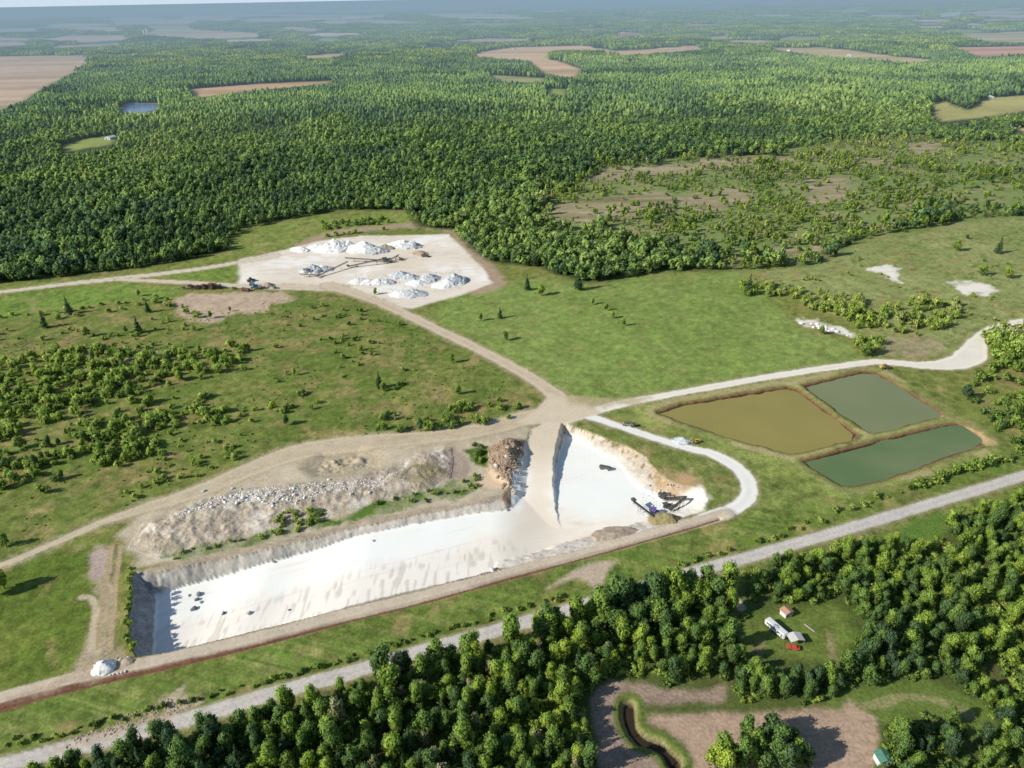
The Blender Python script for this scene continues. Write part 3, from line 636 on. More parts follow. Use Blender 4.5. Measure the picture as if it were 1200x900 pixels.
def quads(C, Nn, s, rng):
    """leaf sprays: one kinked quad per centre C facing about Nn"""
    n = len(C)
    a = rng.normal(size=(n, 3)); t1 = np.cross(Nn, a); t1 /= np.linalg.norm(t1, axis=1, keepdims=True)+1e-9
    t2 = np.cross(Nn, t1); s = s[:, None]
    asp = rng.uniform(.6, 1.1, (n, 1))
    P = np.stack([C-t1*s, C-t2*s*asp+Nn*s*.25, C+t1*s, C+t2*s*asp-Nn*s*.2], 1)
    return P.reshape(-1, 3), np.arange(4*n).reshape(-1, 4)
def crown(lobes, nleaf, size, seed, core=True, inner=.2):
    """lobes: (x, y, z, rx, ry, rz); leaves scattered over and in the lobes; returns mesh arrays"""
    rng = np.random.default_rng(seed); L = np.array(lobes)
    area = (L[:, 3]*L[:, 4]*L[:, 5])**(2/3); cnt = np.maximum(6, (nleaf*area/area.sum()).astype(int))
    Vs, Ns, Ts, Fs = [], [], [], []; off = 0
    ctr = np.array([0, 0, L[:, 2].mean()]); top = (L[:, 2]+L[:, 5]).max(); bot = (L[:, 2]-L[:, 5]).min()
    for l, c in zip(L, cnt):
        d = rng.normal(size=(c, 3)); d /= np.linalg.norm(d, axis=1, keepdims=True)
        r = np.where(rng.random(c) < inner, rng.uniform(.4, .85, c), .75+.75*rng.random(c)**2)
        # clumpy shell: push leaves together round a few buds
        buds = rng.normal(size=(max(4, c//16), 3)); buds /= np.linalg.norm(buds, axis=1, keepdims=True)
        b = buds[rng.integers(0, len(buds), c)]; d = d*.5+b*.9; d /= np.linalg.norm(d, axis=1, keepdims=True)
        P = l[:3]+d*l[3:]*r[:, None]
        nn = d+rng.normal(size=(c, 3))*.55; nn /= np.linalg.norm(nn, axis=1, keepdims=True)
        q, f = quads(P, nn, size*rng.uniform(.7, 1.35, c), rng)
        Vs.append(q); Fs.append(f+off); off += len(q)
        out = d*.7+(P-ctr)/np.linalg.norm(P-ctr, axis=1, keepdims=True)*.4; out[:, 2] += .4; out += nn*1.1
        out /= np.linalg.norm(out, axis=1, keepdims=True); Ns.append(np.repeat(out, 4, 0))
        lob = rng.uniform(-.12, .12)
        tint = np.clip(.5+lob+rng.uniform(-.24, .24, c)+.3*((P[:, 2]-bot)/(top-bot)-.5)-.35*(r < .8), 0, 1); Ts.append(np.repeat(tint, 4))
    V = np.concatenate(Vs); F = np.concatenate(Fs); N = np.concatenate(Ns); T = np.concatenate(Ts); mi = np.zeros(len(F), int)
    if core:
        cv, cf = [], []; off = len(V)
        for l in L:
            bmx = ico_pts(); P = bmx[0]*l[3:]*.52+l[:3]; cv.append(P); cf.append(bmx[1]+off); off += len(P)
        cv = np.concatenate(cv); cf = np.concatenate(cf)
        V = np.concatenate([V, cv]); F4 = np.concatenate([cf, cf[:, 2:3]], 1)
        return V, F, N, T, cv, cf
    return V, F, N, T, None, None
_ico = []
def ico_pts():
    if not _ico:
        b = bmesh.new(); bmesh.ops.create_icosphere(b, subdivisions=1, radius=1)
        _ico.append((np.array([v.co[:] for v in b.verts]), np.array([[v.index for v in f.verts] for f in b.faces]))); b.free()
    return _ico[0]
def crown_mesh(name, lobes, nleaf, size, seed, mat, inner=.2):
    V, F, N, T, cv, cf = crown(lobes, nleaf, size, seed, True, inner)
    nl = len(F)*4; V0 = V[:nl]
    # leaves as quads and dark cores as degenerate-free quads of paired triangles are kept apart: build with bmesh-free arrays
    me = bpy.data.meshes.new(name)
    nf = len(F)+len(cf); nv = len(V)
    me.vertices.add(nv); me.vertices.foreach_set("co", V.astype(np.float32).ravel())
    li = np.concatenate([F.ravel(), cf.ravel()]).astype(np.int32); me.loops.add(len(li)); me.loops.foreach_set("vertex_index", li)
    st = np.concatenate([np.arange(len(F))*4, len(F)*4+np.arange(len(cf))*3]).astype(np.int32)
    me.polygons.add(nf); me.polygons.foreach_set("loop_start", st); me.update(calc_edges=True)
    me.polygons.foreach_set("use_smooth", np.full(nf, True))
    me.polygons.foreach_set("material_index", np.concatenate([np.zeros(len(F)), np.ones(len(cf))]).astype(np.int32))
    at = me.attributes.new("tint", 'FLOAT', 'POINT'); at.data.foreach_set("value", np.concatenate([T, np.zeros(nv-nl)]).astype(np.float32))
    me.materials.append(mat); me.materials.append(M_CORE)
    cn = cv-np.repeat(np.array(lobes)[:, :3], len(ico_pts()[0]), 0); cn /= np.linalg.norm(cn, axis=1, keepdims=True)
    me.normals_split_custom_set_from_vertices(np.concatenate([N, cn]).astype(np.float32))
    return me
def tube(segs, mat, name, sides=6):
    """segs: list of (points, radii) -> one mesh of tapered limbs"""
    V, F = [], []
    for P, Rr in segs:
        P = np.array(P, float); b0 = len(V)
        for i in range(len(P)):
            d = P[min(i+1, len(P)-1)]-P[max(i-1, 0)]; d /= np.linalg.norm(d)+1e-9
            a = np.cross(d, [0.3, 1, 0.1]); a /= np.linalg.norm(a); b = np.cross(d, a)
            for k in range(sides): th = 2*math.pi*k/sides; V.append(P[i]+(a*math.cos(th)+b*math.sin(th))*Rr[i])
        for i in range(len(P)-1):
            for k in range(sides): F.append((b0+i*sides+k, b0+i*sides+(k+1) % sides, b0+(i+1)*sides+(k+1) % sides, b0+(i+1)*sides+k))
    return np_mesh(name, np.array(V), np.array(F), None, [mat])
def broad_shape(seed, h=9.5, wid=3.0, slim=1.0):
    rng = random.Random(seed); lobes = []; segs = []
    th = h*.28; sq = rng.uniform(.6, 1.0)
    lean = (rng.uniform(-.4, .4), rng.uniform(-.4, .4))
    tp = [(0, 0, -.8), (0, 0, th*.5), (lean[0]*.5, lean[1]*.5, th), (lean[0], lean[1], h*.55), (lean[0], lean[1], h*.86)]
    segs.append((tp, [.26, .2, .17, .11, .03]))
    n = rng.randint(12, 17)
    for k in range(n):
        u = (k+.5)/n; zz = h*(.30+.56*u); prof = math.sin(math.pi*min(1, .22+u*.72))**.7
        a = k*2.4+rng.uniform(-.5, .5); rr = wid*.6*prof*rng.uniform(.35, 1.3)*(1-.3*u)*slim
        r = wid*rng.choice([rng.uniform(.16, .28), rng.uniform(.26, .42), rng.uniform(.34, .48)])*(1-.15*u)
        c = (math.cos(a)*rr+lean[0]*u, math.sin(a)*rr+lean[1]*u, zz)
        lobes.append((*c, r*slim, r*slim, r*rng.uniform(.8, 1.15)))
        if k % 2 == 0: segs.append(([(lean[0]*u*.6, lean[1]*u*.6, zz*.72), ((c[0])*.5, (c[1])*.5, zz*.86), (c[0]*.85, c[1]*.85, zz)], [.09, .06, .02]))
    lobes.append((lean[0]+rng.uniform(-.5, .5), lean[1]+rng.uniform(-.5, .5), h*.86, wid*.4, wid*.4, wid*.36))
    return lobes, segs
def conifer_shape(seed, h=12.0, wid=2.0):
    rng = random.Random(seed); lobes = []
    n = 9
    for k in range(n):
        u = k/(n-1); r = wid*(1-u)**.9+.18; zz = h*(.12+.82*u)
        for j in range(3 if u < .6 else 1):
            a = j*2.1+k*1.3; o = r*.38 if u < .6 else 0
            lobes.append((math.cos(a)*o, math.sin(a)*o, zz, r*.72, r*.72, h/n*.62))
    return lobes, [([(0, 0, -.6), (0, 0, h*.5), (0, 0, h*.96)], [.2, .13, .03])]

def make_proto(kind, seed):
    if kind == 'broad':
        rng = random.Random(seed*7+1); L, S = broad_shape(seed, 9.5, rng.uniform(3.0, 4.4), rng.uniform(.65, 1.1))
        return crown_mesh("crown", L, 3400, .25, seed, M_LEAF, .22), tube(S, M_BARK, "trunk")
    if kind == 'pale':
        L, S = broad_shape(seed, 10, 3.0)
        return crown_mesh("crown", L, 1500, .25, seed, M_PALE, .3), tube(S, M_PBARK, "trunk")
    if kind == 'conifer':
        L, S = conifer_shape(seed)
        return crown_mesh("crown", L, 1500, .26, seed, M_CONI, .15), tube(S, M_BARK, "trunk")
    if kind == 'bush':
        rng = random.Random(seed); n = rng.randint(4, 7)
        L = [(rng.uniform(-.9, .9), rng.uniform(-.9, .9), rng.uniform(.5, 1.5), rng.uniform(.6, 1.0), rng.uniform(.6, 1.0), rng.uniform(.6, 1.0)) for _ in range(n)]
        S = [([(0, 0, -.3), (l[0]*.4, l[1]*.4, l[2]*.5), (l[0]*.9, l[1]*.9, l[2])], [.06, .045, .015]) for l in L]
        return crown_mesh("crown", L, 420, .2, seed, M_BUSH, .2), tube(S, M_BARK, "stem", 4)
PB = [make_proto('broad', s) for s in range(1, 10)]
PP = [make_proto('pale', s) for s in (21, 22, 23)]
PC = [make_proto('conifer', s) for s in (31, 32, 33)]
PS = [make_proto('bush', s) for s in range(41, 47)]

# mid- and far-distance forms, joined trunk and crown, kept in a library collection that is not in the scene
LIB = {}
def lib(name, meshes):
    c = bpy.data.collections.new(name)
    for i, m in enumerate(meshes):
        o = bpy.data.objects.new(f"{name}_{i:02d}", m); c.objects.link(o)
    LIB[name] = c; return c
def join_meshes(name, parts):
    b = bmesh.new(); mats = []
    me = bpy.data.meshes.new(name)
    Vs, Fs, Ts, Ms = [], [], [], []; off = 0
    return None
def mid_tree(seed, h, wid, nleaf, size, mat, slim=1.0, shape=broad_shape):
    L, S = shape(seed, h, wid, slim) if shape is broad_shape else shape(seed, h, wid)
    return crown_mesh("mid_crown", L, nleaf, size, seed, mat, .12)
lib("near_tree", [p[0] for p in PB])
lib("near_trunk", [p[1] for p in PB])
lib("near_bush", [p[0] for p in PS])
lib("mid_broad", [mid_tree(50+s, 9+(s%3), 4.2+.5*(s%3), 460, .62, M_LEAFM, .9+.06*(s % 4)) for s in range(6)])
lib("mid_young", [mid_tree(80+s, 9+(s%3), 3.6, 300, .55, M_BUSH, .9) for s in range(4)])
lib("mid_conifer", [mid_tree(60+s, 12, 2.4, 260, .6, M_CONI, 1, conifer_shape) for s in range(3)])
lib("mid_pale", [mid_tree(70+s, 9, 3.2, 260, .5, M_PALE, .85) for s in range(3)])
def snag(seed):
    rng = random.Random(seed); segs = [([(0, 0, -.5), (.1, 0, 5), (rng.uniform(-.4, .4), .2, 11)], [.2, .15, .05])]
    for k in range(5):
        zz = 5+k*1.1; a = k*2.2; segs.append(([(0, 0, zz), (math.cos(a)*.9, math.sin(a)*.9, zz+.9)], [.07, .03]))
    return tube(segs, M_PBARK, "snag", 4)
lib("snag", [snag(s) for s in range(3)])
def far_tree(seed, h=10, wid=4.6):
    """coarse crown: jittered, lobed dome"""
    rng = np.random.default_rng(seed); V, F = [], []
    b = bmesh.new(); bmesh.ops.create_icosphere(b, subdivisions=2, radius=1)
    P = np.array([v.co[:] for v in b.verts]); Fi = np.array([[v.index for v in f.verts] for f in b.faces]); b.free()
    k = 1+.22*np.sin(P[:, 0]*4+seed)*np.cos(P[:, 1]*5+seed*2)+rng.uniform(-.16, .16, len(P))
    P = P*k[:, None]*[wid*.62, wid*.62, h*.46]+[0, 0, h*.52]
    P[:, :2] *= (1.15-.5*np.clip(P[:, 2:]/h, 0, 1))
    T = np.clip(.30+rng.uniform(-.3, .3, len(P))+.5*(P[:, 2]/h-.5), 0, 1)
    return P, Fi, T
def far_mesh(seed, mat=None, h=11, wid=4.6):
    P, Fi, T = far_tree(seed, h, wid); return np_mesh("far_crown", P, Fi, {"tint": T}, [mat or M_LEAF], False)
lib("far_tree", [far_mesh(s, M_LEAFM) for s in range(6)]+[far_mesh(9, M_CONI, 13, 3.2)])
def patch(seed, size=58.0):
    rng = np.random.default_rng(seed); V, F, T = [], [], []; off = 0
    st = 6.2; g = np.arange(-size/2, size/2, st)
    ic, icf = ico_pts()
    for gx in g:
        for gy in g:
            x = gx+rng.uniform(0, st); y = gy+rng.uniform(0, st); h = rng.uniform(9, 16); w = rng.uniform(2.6, 4.2)
            P = ic*rng.uniform(.75, 1.25, (len(ic), 1))*[w, w, h*.42]+[x, y, h*.55]
            V.append(P); F.append(icf+off); off += len(P); T.append(np.clip(rng.uniform(.0, .75)+rng.uniform(-.15, .15, len(P)), 0, 1))
    return np_mesh("woodland_patch", np.concatenate(V), np.concatenate(F), {"tint": np.concatenate(T)}, [M_LEAF], False)
lib("woodland_patch", [patch(s) for s in range(5)])

def scatter_object(name, pts, libname, kind="stuff"):
    """pts: rows x, y, z, rot, scale_xy, scale_z, index -> one object whose geometry nodes set the library forms on its points"""
    pts = np.asarray(pts, np.float32)
    if not len(pts): return
    me = bpy.data.meshes.new(name); me.vertices.add(len(pts)); me.vertices.foreach_set("co", np.ascontiguousarray(pts[:, :3]).ravel())
    a = me.attributes.new("turn", 'FLOAT', 'POINT'); a.data.foreach_set("value", np.ascontiguousarray(pts[:, 3]))
    a = me.attributes.new("size", 'FLOAT_VECTOR', 'POINT'); a.data.foreach_set("vector", np.ascontiguousarray(pts[:, [4, 4, 5]]).ravel())
    a = me.attributes.new("form", 'INT', 'POINT'); a.data.foreach_set("value", pts[:, 6].astype(np.int32))
    o = bpy.data.objects.new(name, me); COL.objects.link(o); tag(o, kind=kind)
    ng = bpy.data.node_groups.new("scatter_"+name, 'GeometryNodeTree')
    ng.interface.new_socket("Geometry", in_out='INPUT', socket_type='NodeSocketGeometry'); ng.interface.new_socket("Geometry", in_out='OUTPUT', socket_type='NodeSocketGeometry')
    N = ng.nodes; gi = N.new("NodeGroupInput"); go = N.new("NodeGroupOutput")
    outs = []
    names = [libname] if isinstance(libname, str) else libname
    jg = N.new("GeometryNodeJoinGeometry")
    for ln in names:
        ip = N.new("GeometryNodeInstanceOnPoints"); ci = N.new("GeometryNodeCollectionInfo"); ci.inputs["Collection"].default_value = LIB[ln]; ci.inputs["Separate Children"].default_value = True; ci.inputs["Reset Children"].default_value = True
        ip.inputs["Pick Instance"].default_value = True
        def attr(nm, ty):
            q = N.new("GeometryNodeInputNamedAttribute"); q.data_type = ty; q.inputs["Name"].default_value = nm; return q.outputs["Attribute"]
        ng.links.new(gi.outputs[0], ip.inputs["Points"]); ng.links.new(ci.outputs[0], ip.inputs["Instance"]); ng.links.new(attr("form", 'INT'), ip.inputs["Instance Index"])
        cx = N.new("ShaderNodeCombineXYZ"); ng.links.new(attr("turn", 'FLOAT'), cx.inputs[2]); ng.links.new(cx.outputs[0], ip.inputs["Rotation"])
        ng.links.new(attr("size", 'FLOAT_VECTOR'), ip.inputs["Scale"])
        ng.links.new(ip.outputs[0], jg.inputs[0])
    ng.links.new(jg.outputs[0], go.inputs[0])
    md = o.modifiers.new("scatter", 'NODES'); md.node_group = ng
    return o

def mask(x, y, P, m=60, j=0.0):
    s = sd_poly(x, y, WL(P), m)
    return s + (j*fbm(x, y, 14, 3, 211) if j else 0)
def jgrid(y0, y1, st, k=.80, extra=110):
    """jittered points over the land between two distances"""
    ys = np.arange(y0, y1, st); X, Y = [], []
    for q in ys:
        w = q*k+extra; xs = np.arange(-w, w, st); X.append(xs); Y.append(np.full(len(xs), q))
    X = np.concatenate(X); Y = np.concatenate(Y)
    X = X+RNG.uniform(-.48, .48, len(X))*st; Y = Y+RNG.uniform(-.48, .48, len(Y))*st
    return X, Y
def rows_(x, y, s0, s1, nform, zr=(.8, 1.2), sink=0.0):
    z = terrain(x, y, False)-sink; n = len(x); s = RNG.uniform(s0, s1, n)
    return np.stack([x, y, z, RNG.uniform(0, 6.28, n), s, s*RNG.uniform(*zr, n), RNG.integers(0, nform, n)], 1)

# ---- the great forest
fields_w = [WL(P) for P, _ in FIELDS]+[WL(FPOND)]
def in_fields(x, y, m=0):
    """fields, plus a camera-side strip kept treeless so treetops never hide their near edges"""
    r = np.zeros(len(x), bool)
    for k in (1.0, CAM_H/(CAM_H-6), CAM_H/(CAM_H-12)):
        for P in fields_w: r |= sd_poly(x*k, y*k, P, 20+abs(m)) > -m
    return r
X, Y = jgrid(520, 1700, 5.9)
k = (RNG.random(len(Y)) > (Y-1300)/400) & (mask(X, Y, FOREST, 30, 4) > 0) & ~in_fields(X, Y, 4); X, Y = X[k], Y[k]
sp = mask(X, Y, SPARSE, 120, 70) > 0
cl = np.zeros(len(X), bool)
for q in CLEAR: cl |= mask(X, Y, q, 40, 10) > 0
dens = fbm(X, Y, 60, 3, 301)
kp = np.where(sp, RNG.random(len(X)) < np.clip(.46+.9*dens, .10, .92), RNG.random(len(X)) < .96) & ~(cl & (RNG.random(len(X)) < .93))
X, Y, sp = X[kp], Y[kp], sp[kp]
conif = (fbm(X, Y, 110, 3, 303) > .42) & (RNG.random(len(X)) < .5) | (RNG.random(len(X)) < .05)
conif &= ~sp
palet = sp & (RNG.random(len(X)) < .14) | (RNG.random(len(X)) < .02)
snagm = sp & (RNG.random(len(X)) < .06) | ((RNG.random(len(X)) < .012))
grow_ = .95+.4*fbm(X, Y, 90, 2, 305)
def sub(m, lo, hi, nf, _=0): 
    r = rows_(X[m], Y[m], lo, hi, nf); r[:, 4:6] *= grow_[m][:, None]; return r
mb = ~conif & ~palet & ~snagm
rb = sub(mb, .62, 1.38, 6); rb[:, 4:6] *= np.where(sp[mb], .52, 1.0)[:, None]
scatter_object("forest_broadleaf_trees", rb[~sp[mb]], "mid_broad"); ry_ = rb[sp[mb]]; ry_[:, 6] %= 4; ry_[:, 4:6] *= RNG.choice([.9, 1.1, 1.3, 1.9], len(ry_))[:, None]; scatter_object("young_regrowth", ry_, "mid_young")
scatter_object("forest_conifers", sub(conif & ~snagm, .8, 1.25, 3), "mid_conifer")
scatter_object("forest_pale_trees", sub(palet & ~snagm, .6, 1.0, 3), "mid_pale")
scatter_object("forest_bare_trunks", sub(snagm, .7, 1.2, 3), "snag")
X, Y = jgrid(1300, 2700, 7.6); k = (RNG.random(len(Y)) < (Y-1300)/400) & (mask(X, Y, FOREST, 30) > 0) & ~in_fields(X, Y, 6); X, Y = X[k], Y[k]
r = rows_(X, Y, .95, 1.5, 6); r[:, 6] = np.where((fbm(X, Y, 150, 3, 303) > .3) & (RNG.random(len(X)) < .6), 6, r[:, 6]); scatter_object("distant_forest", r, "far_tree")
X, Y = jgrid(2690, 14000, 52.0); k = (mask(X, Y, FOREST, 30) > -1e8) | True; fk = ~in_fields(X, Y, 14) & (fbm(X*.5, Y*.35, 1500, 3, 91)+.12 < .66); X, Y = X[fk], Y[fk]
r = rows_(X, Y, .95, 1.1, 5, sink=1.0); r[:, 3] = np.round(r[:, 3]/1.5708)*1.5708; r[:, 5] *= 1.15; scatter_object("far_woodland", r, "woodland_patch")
# ------------------------------------------------------------------ single trees and bushes
def empty(name, loc, rz=0.0, sc=(1, 1, 1)):
    o = bpy.data.objects.new(name, None); COL.objects.link(o); o.location = loc; o.rotation_euler = (0, 0, rz); o.scale = sc; o.empty_display_size = .5; return o
def part(name, me, par, loc=(0, 0, 0), rot=(0, 0, 0)):
    o = bpy.data.objects.new(name, me); COL.objects.link(o); o.parent = par; o.location = loc; o.rotation_euler = rot; return o
def plant(name, protos, k, loc, s, sz, rz, label, cat, group=None, stem="trunk"):
    o = empty(name, loc, rz, (s, s, s*sz)); cr, tr = protos[k % len(protos)]
    part("crown", cr, o); part(stem, tr, o); tag(o, label, cat, group); return o
def excl(x, y):
    bad = np.zeros(len(x), bool)
    for P in (LOTA, LOTB, GLADE, GLADE_EX): bad |= mask(x, y, P, 20) > -2.0
    bad |= mask(x, y, VERGE, 20) > 0
    for nm, P, m in (('road', ROAD, 7.0), ('dch', DCH, 6), ('trail', TRAIL, 6.5), ('drive', DRIVE, 4)):
        bad |= d_line(x, y, wl(nm, P), 30) < m
    return bad
X, Y = jgrid(88, 300, 4.3, .80, 100)
m1 = mask(X, Y, WOODS1, 20, 2); m2 = mask(X, Y, WOODS2, 20, 3)
ex = excl(X, Y)
dn = fbm(X, Y, 26, 3, 401)
k1 = (m1 > 0) & ~ex & (RNG.random(len(X)) < np.where(dn < -.35, .55, .95))
k2 = (m2 > 0) & ~ex & (RNG.random(len(X)) < np.clip(.80+.6*dn, .35, .95))
# the clump standing in the lot's near edge, and two rows by the bare ground
extra = [(838, 898), (856, 884), (872, 872), (884, 888), (900, 874), (912, 886), (926, 880), (868, 902), (896, 905), (918, 908), (940, 898), (850, 910), (862, 895), (878, 896), (888, 876), (906, 896), (930, 896), (846, 892), (900, 862)]
near_list = []
for kk, nm in ((k1, 1), (k2, 2)):
    for a, b in zip(X[kk], Y[kk]): near_list.append((a, b, nm))
for p in extra: a, b = W(*p); near_list.append((a, b, 3))
TALL = [(449, 802), (456, 812), (470, 792), (512, 783), (548, 776), (600, 762), (640, 748), (652, 741), (676, 735), (690, 728), (700, 722), (706, 735), (716, 718), (728, 722), (738, 712), (748, 716), (757, 708), (768, 712), (780, 704), (790, 708), (802, 700), (812, 706), (826, 696), (838, 702), (850, 700), (723, 740), (745, 738), (770, 735)]
for p in TALL: a, b = W(*p); near_list.append((a, b, 1.5))
for p in [(862, 792), (874, 800), (888, 806), (900, 802), (912, 807), (926, 808), (940, 805), (954, 807), (968, 801), (980, 806), (895, 818), (918, 820), (944, 819), (868, 812), (972, 816), (880, 786), (958, 796), (988, 795), (905, 796), (932, 798)]:
    a, b = W(*p); near_list.append((a, b, 2))
nl = np.array(near_list)
d = nl-0; dist = np.hypot(nl[:, 0], nl[:, 1])
# in-frame test for choosing the individuals
def proj(x, y, z):
    v = np.stack([x, y, z-CAM_H], 1); dz = v@_f
    return 600+F_PX*(v@_r)/dz, 450-F_PX*(v@_u)/dz
zz = terrain(nl[:, 0], nl[:, 1], False)
px, py = proj(nl[:, 0], nl[:, 1], zz)
px2, py2 = proj(nl[:, 0], nl[:, 1], zz+8)
inf = (px > -8) & (px < 1208) & (py2 < 905) & (py > 0)
order = np.argsort(np.where(inf, dist, 1e9)); print("near trees", len(nl), "in frame", inf.sum())
chosen = set(order[:285].tolist())
nr = random.Random(5)
stuffrows = []
LBL = {1: ("leafy green tree in the dense wood on the near side of the gravel road", "trees in the dense wood by the gravel road"),
       2: ("leafy green tree in the wood around the glade with the white trailer", "trees in the wood around the trailer glade"),
       3: ("leafy green tree in the clump casting shade on the bare brown lot", "trees in the clump on the bare lot")}
for i in range(len(nl)):
    x, y, g = nl[i]; s = nr.choice([nr.uniform(.5, .8), nr.uniform(.75, 1.05), nr.uniform(.8, 1.1), nr.uniform(.95, 1.3)])*.86; 
    if g == 2: s *= .86
    if g == 3: s *= 1.2
    if g == 1.5: s = nr.uniform(1.15, 1.45); g = 1
    k = nr.randrange(len(PB)); rz = nr.uniform(0, 6.28); sz = nr.uniform(.85, 1.45)
    if i in chosen:
        r = nr.random()
        if g == 1 and r < .06: plant("conifer_tree", PC, k, (x, y, zz[i]), s*1.0, sz, rz, "dark pointed conifer among the broadleaf trees beside the gravel road", "conifer", "conifers in the wood by the gravel road")
        elif g == 1 and r < .12: plant("pale_tree", PP, k, (x, y, zz[i]), s*.9, sz, rz, "pale thin leaved tree in the dense wood on the near side of the gravel road", "tree", "pale thin trees by the gravel road")
        elif g == 2 and px[i] > 960 and py[i] < 800 and r < .28: plant("pale_tree", PP, k, (x, y, zz[i]), s*.95, sz, rz, "pale tan green tree with thin foliage in the wood past the glade", "tree", "pale thin trees past the glade")
        else: plant("deciduous_tree", PB, k, (x, y, zz[i]), s, sz, rz, *([LBL[int(g)][0], "tree", LBL[int(g)][1]]))
    else: stuffrows.append((x, y, zz[i], rz, s, s*sz, k))
scatter_object("woods", stuffrows, ["near_tree", "near_trunk"])
# low undergrowth closing the gaps of both woods
X, Y = jgrid(88, 300, 3.0, .80, 100); k = ((mask(X, Y, WOODS1, 20, 2) > -1) | (mask(X, Y, WOODS2, 20, 3) > -1)) & ~excl(X, Y) & (RNG.random(len(X)) < .75)
scatter_object("undergrowth", rows_(X[k], Y[k], .7, 1.5, 6, (.7, 1.1)), "near_bush")

# ---- hedges, scrub and thickets: the largest bushes as things, the small fry as shrubbery
BUSH = []     # x, y, scale, group key
def bushes_line(P, st, off, s0, s1, key, prob=1.0):
    L = smooth_line(WL(P)); seg = np.diff(L, axis=0); ln = np.hypot(seg[:, 0], seg[:, 1]); cum = np.concatenate([[0], np.cumsum(ln)])
    t = 0
    while t < cum[-1]:
        if nr.random() < prob:
            k = min(np.searchsorted(cum, t, side='right')-1, len(seg)-1); p = L[k]+seg[k]*(t-cum[k])/ln[k]
            BUSH.append((p[0]+nr.uniform(-off, off), p[1]+nr.uniform(-off, off), nr.uniform(s0, s1), key))
        t += st*nr.uniform(.6, 1.5)
def bushes_area(P, n, s0, s1, key, cl=None, thr=-9, seed=0):
    W_ = WL(P); lo = W_.min(0); hi = W_.max(0); c = 0; tries = 0
    while c < n and tries < 60:
        tries += 1; x = RNG.uniform(lo[0], hi[0], 400); y = RNG.uniform(lo[1], hi[1], 400)
        ok = (sd_poly(x, y, W_, 5) > 0)
        if cl: ok &= (fbm(x, y, cl, 3, 500+seed) > thr)
        for a, b in zip(x[ok], y[ok]):
            if c >= n: break
            BUSH.append((a, b, nr.uniform(s0, s1), key)); c += 1
HEDGE = [(-60, 890), (0, 872), (67, 861), (150, 838), (233, 818), (300, 801), (400, 774), (470, 752), (550, 729), (627, 709), (668, 697)]
bushes_line(HEDGE, 2.2, 1.0, .35, .95, "hedge", .85)
bushes_line([(800, 661), (850, 646), (893, 634), (950, 613), (1000, 594), (1040, 581), (1085, 566)], 5, 1.2, .5, 1.2, "hedge2", .8)
bushes_line([(1075, 570), (1110, 557), (1140, 547), (1170, 541), (1200, 532), (1260, 515)], 3.6, 1.5, 1.2, 2.1, "hedge2", 1)
bushes_line([(152, 668), (151, 690), (150, 715), (151, 742), (155, 765)], 2.2, .8, .45, .85, "pitwest", 1)
bushes_line([(203, 655), (240, 643), (300, 630), (345, 618)], 4, 1.2, .45, .8, "heap", .8)
bushes_area([(300, 625), (335, 603), (372, 598), (385, 606), (360, 620), (320, 636)], 26, .6, 1.25, "heap")
bushes_area([(430, 592), (500, 576), (555, 555), (575, 566), (500, 590)], 22, .45, .9, "heap")
bushes_area([(552, 522), (572, 522), (573, 542), (558, 544)], 8, .9, 1.4, "heap")
bushes_line([(60, 375), (100, 368), (150, 362), (190, 355), (230, 372)], 9, 3, 1.0, 1.9, "fieldrow", .9)
bushes_line([(0, 372), (60, 367), (140, 355), (200, 350)], 8, 3, .8, 1.6, "fieldrow", .9)
D1 = [(-60, 440), (60, 412), (110, 408), (165, 412), (240, 414), (300, 400), (285, 425), (230, 448), (168, 455), (160, 472), (110, 478), (100, 494), (40, 502), (-60, 530)]
D2 = [(95, 498), (140, 488), (172, 508), (190, 532), (150, 552), (120, 550), (95, 528)]
D3 = [(150, 470), (230, 455), (270, 480), (265, 505), (215, 512), (165, 500)]
D4 = [(-40, 505), (40, 505), (90, 530), (80, 570), (10, 590), (-60, 600)]
S0 = [(-60, 380), (230, 372), (300, 350), (420, 360), (520, 400), (628, 470), (600, 488), (420, 512), (330, 520), (150, 592), (-60, 650)]
bushes_area(D1, 330, 1.0, 2.2, "scrub"); bushes_area(D2, 60, 1.0, 2.1, "scrub"); bushes_area(D3, 70, .8, 1.8, "scrub", 12, .0, 1); bushes_area(D4, 60, .8, 1.7, "scrub", 12, 0, 2)
bushes_area(S0, 330, .4, 1.2, "scrub", 25, .12, 3)
bushes_area([(440, 505), (560, 470), (600, 470), (615, 485), (560, 500), (480, 508)], 34, .9, 1.8, "scrub")
R1 = [(868, 332), (905, 335), (925, 345), (905, 352), (875, 348)]; R2 = [(925, 345), (960, 342), (1010, 352), (1035, 368), (1030, 385), (1000, 385), (985, 370), (940, 362)]; R3 = [(1035, 360), (1075, 350), (1130, 358), (1135, 372), (1100, 385), (1055, 392), (1035, 385)]
for q, n_ in ((R1, 26), (R2, 70), (R3, 55)): bushes_area(q, n_, 1.0, 2.3, "thicket")
bushes_area([(1003, 400), (1028, 396), (1030, 412), (1010, 420)], 12, 1.3, 2.3, "thicket")
bushes_area([(1152, 398), (1172, 385), (1210, 380), (1400, 360), (1400, 420), (1200, 430), (1165, 428)], 240, 1.6, 2.9, "eastwood")
bushes_area([(1160, 430), (1400, 425), (1400, 520), (1200, 525), (1150, 500), (1125, 462)], 260, .9, 2.2, "eastwood", 20, -.3, 5)
bushes_area([(375, 262), (455, 254), (458, 262), (378, 270)], 55, 1.0, 1.7, "yardedge"); bushes_line([(382, 277), (420, 273), (455, 268)], 7, 2, 1.0, 2.0, "yardedge", .9)
bushes_area(SPARSE, 900, .9, 2.4, "clearing", 40, -.35, 6)
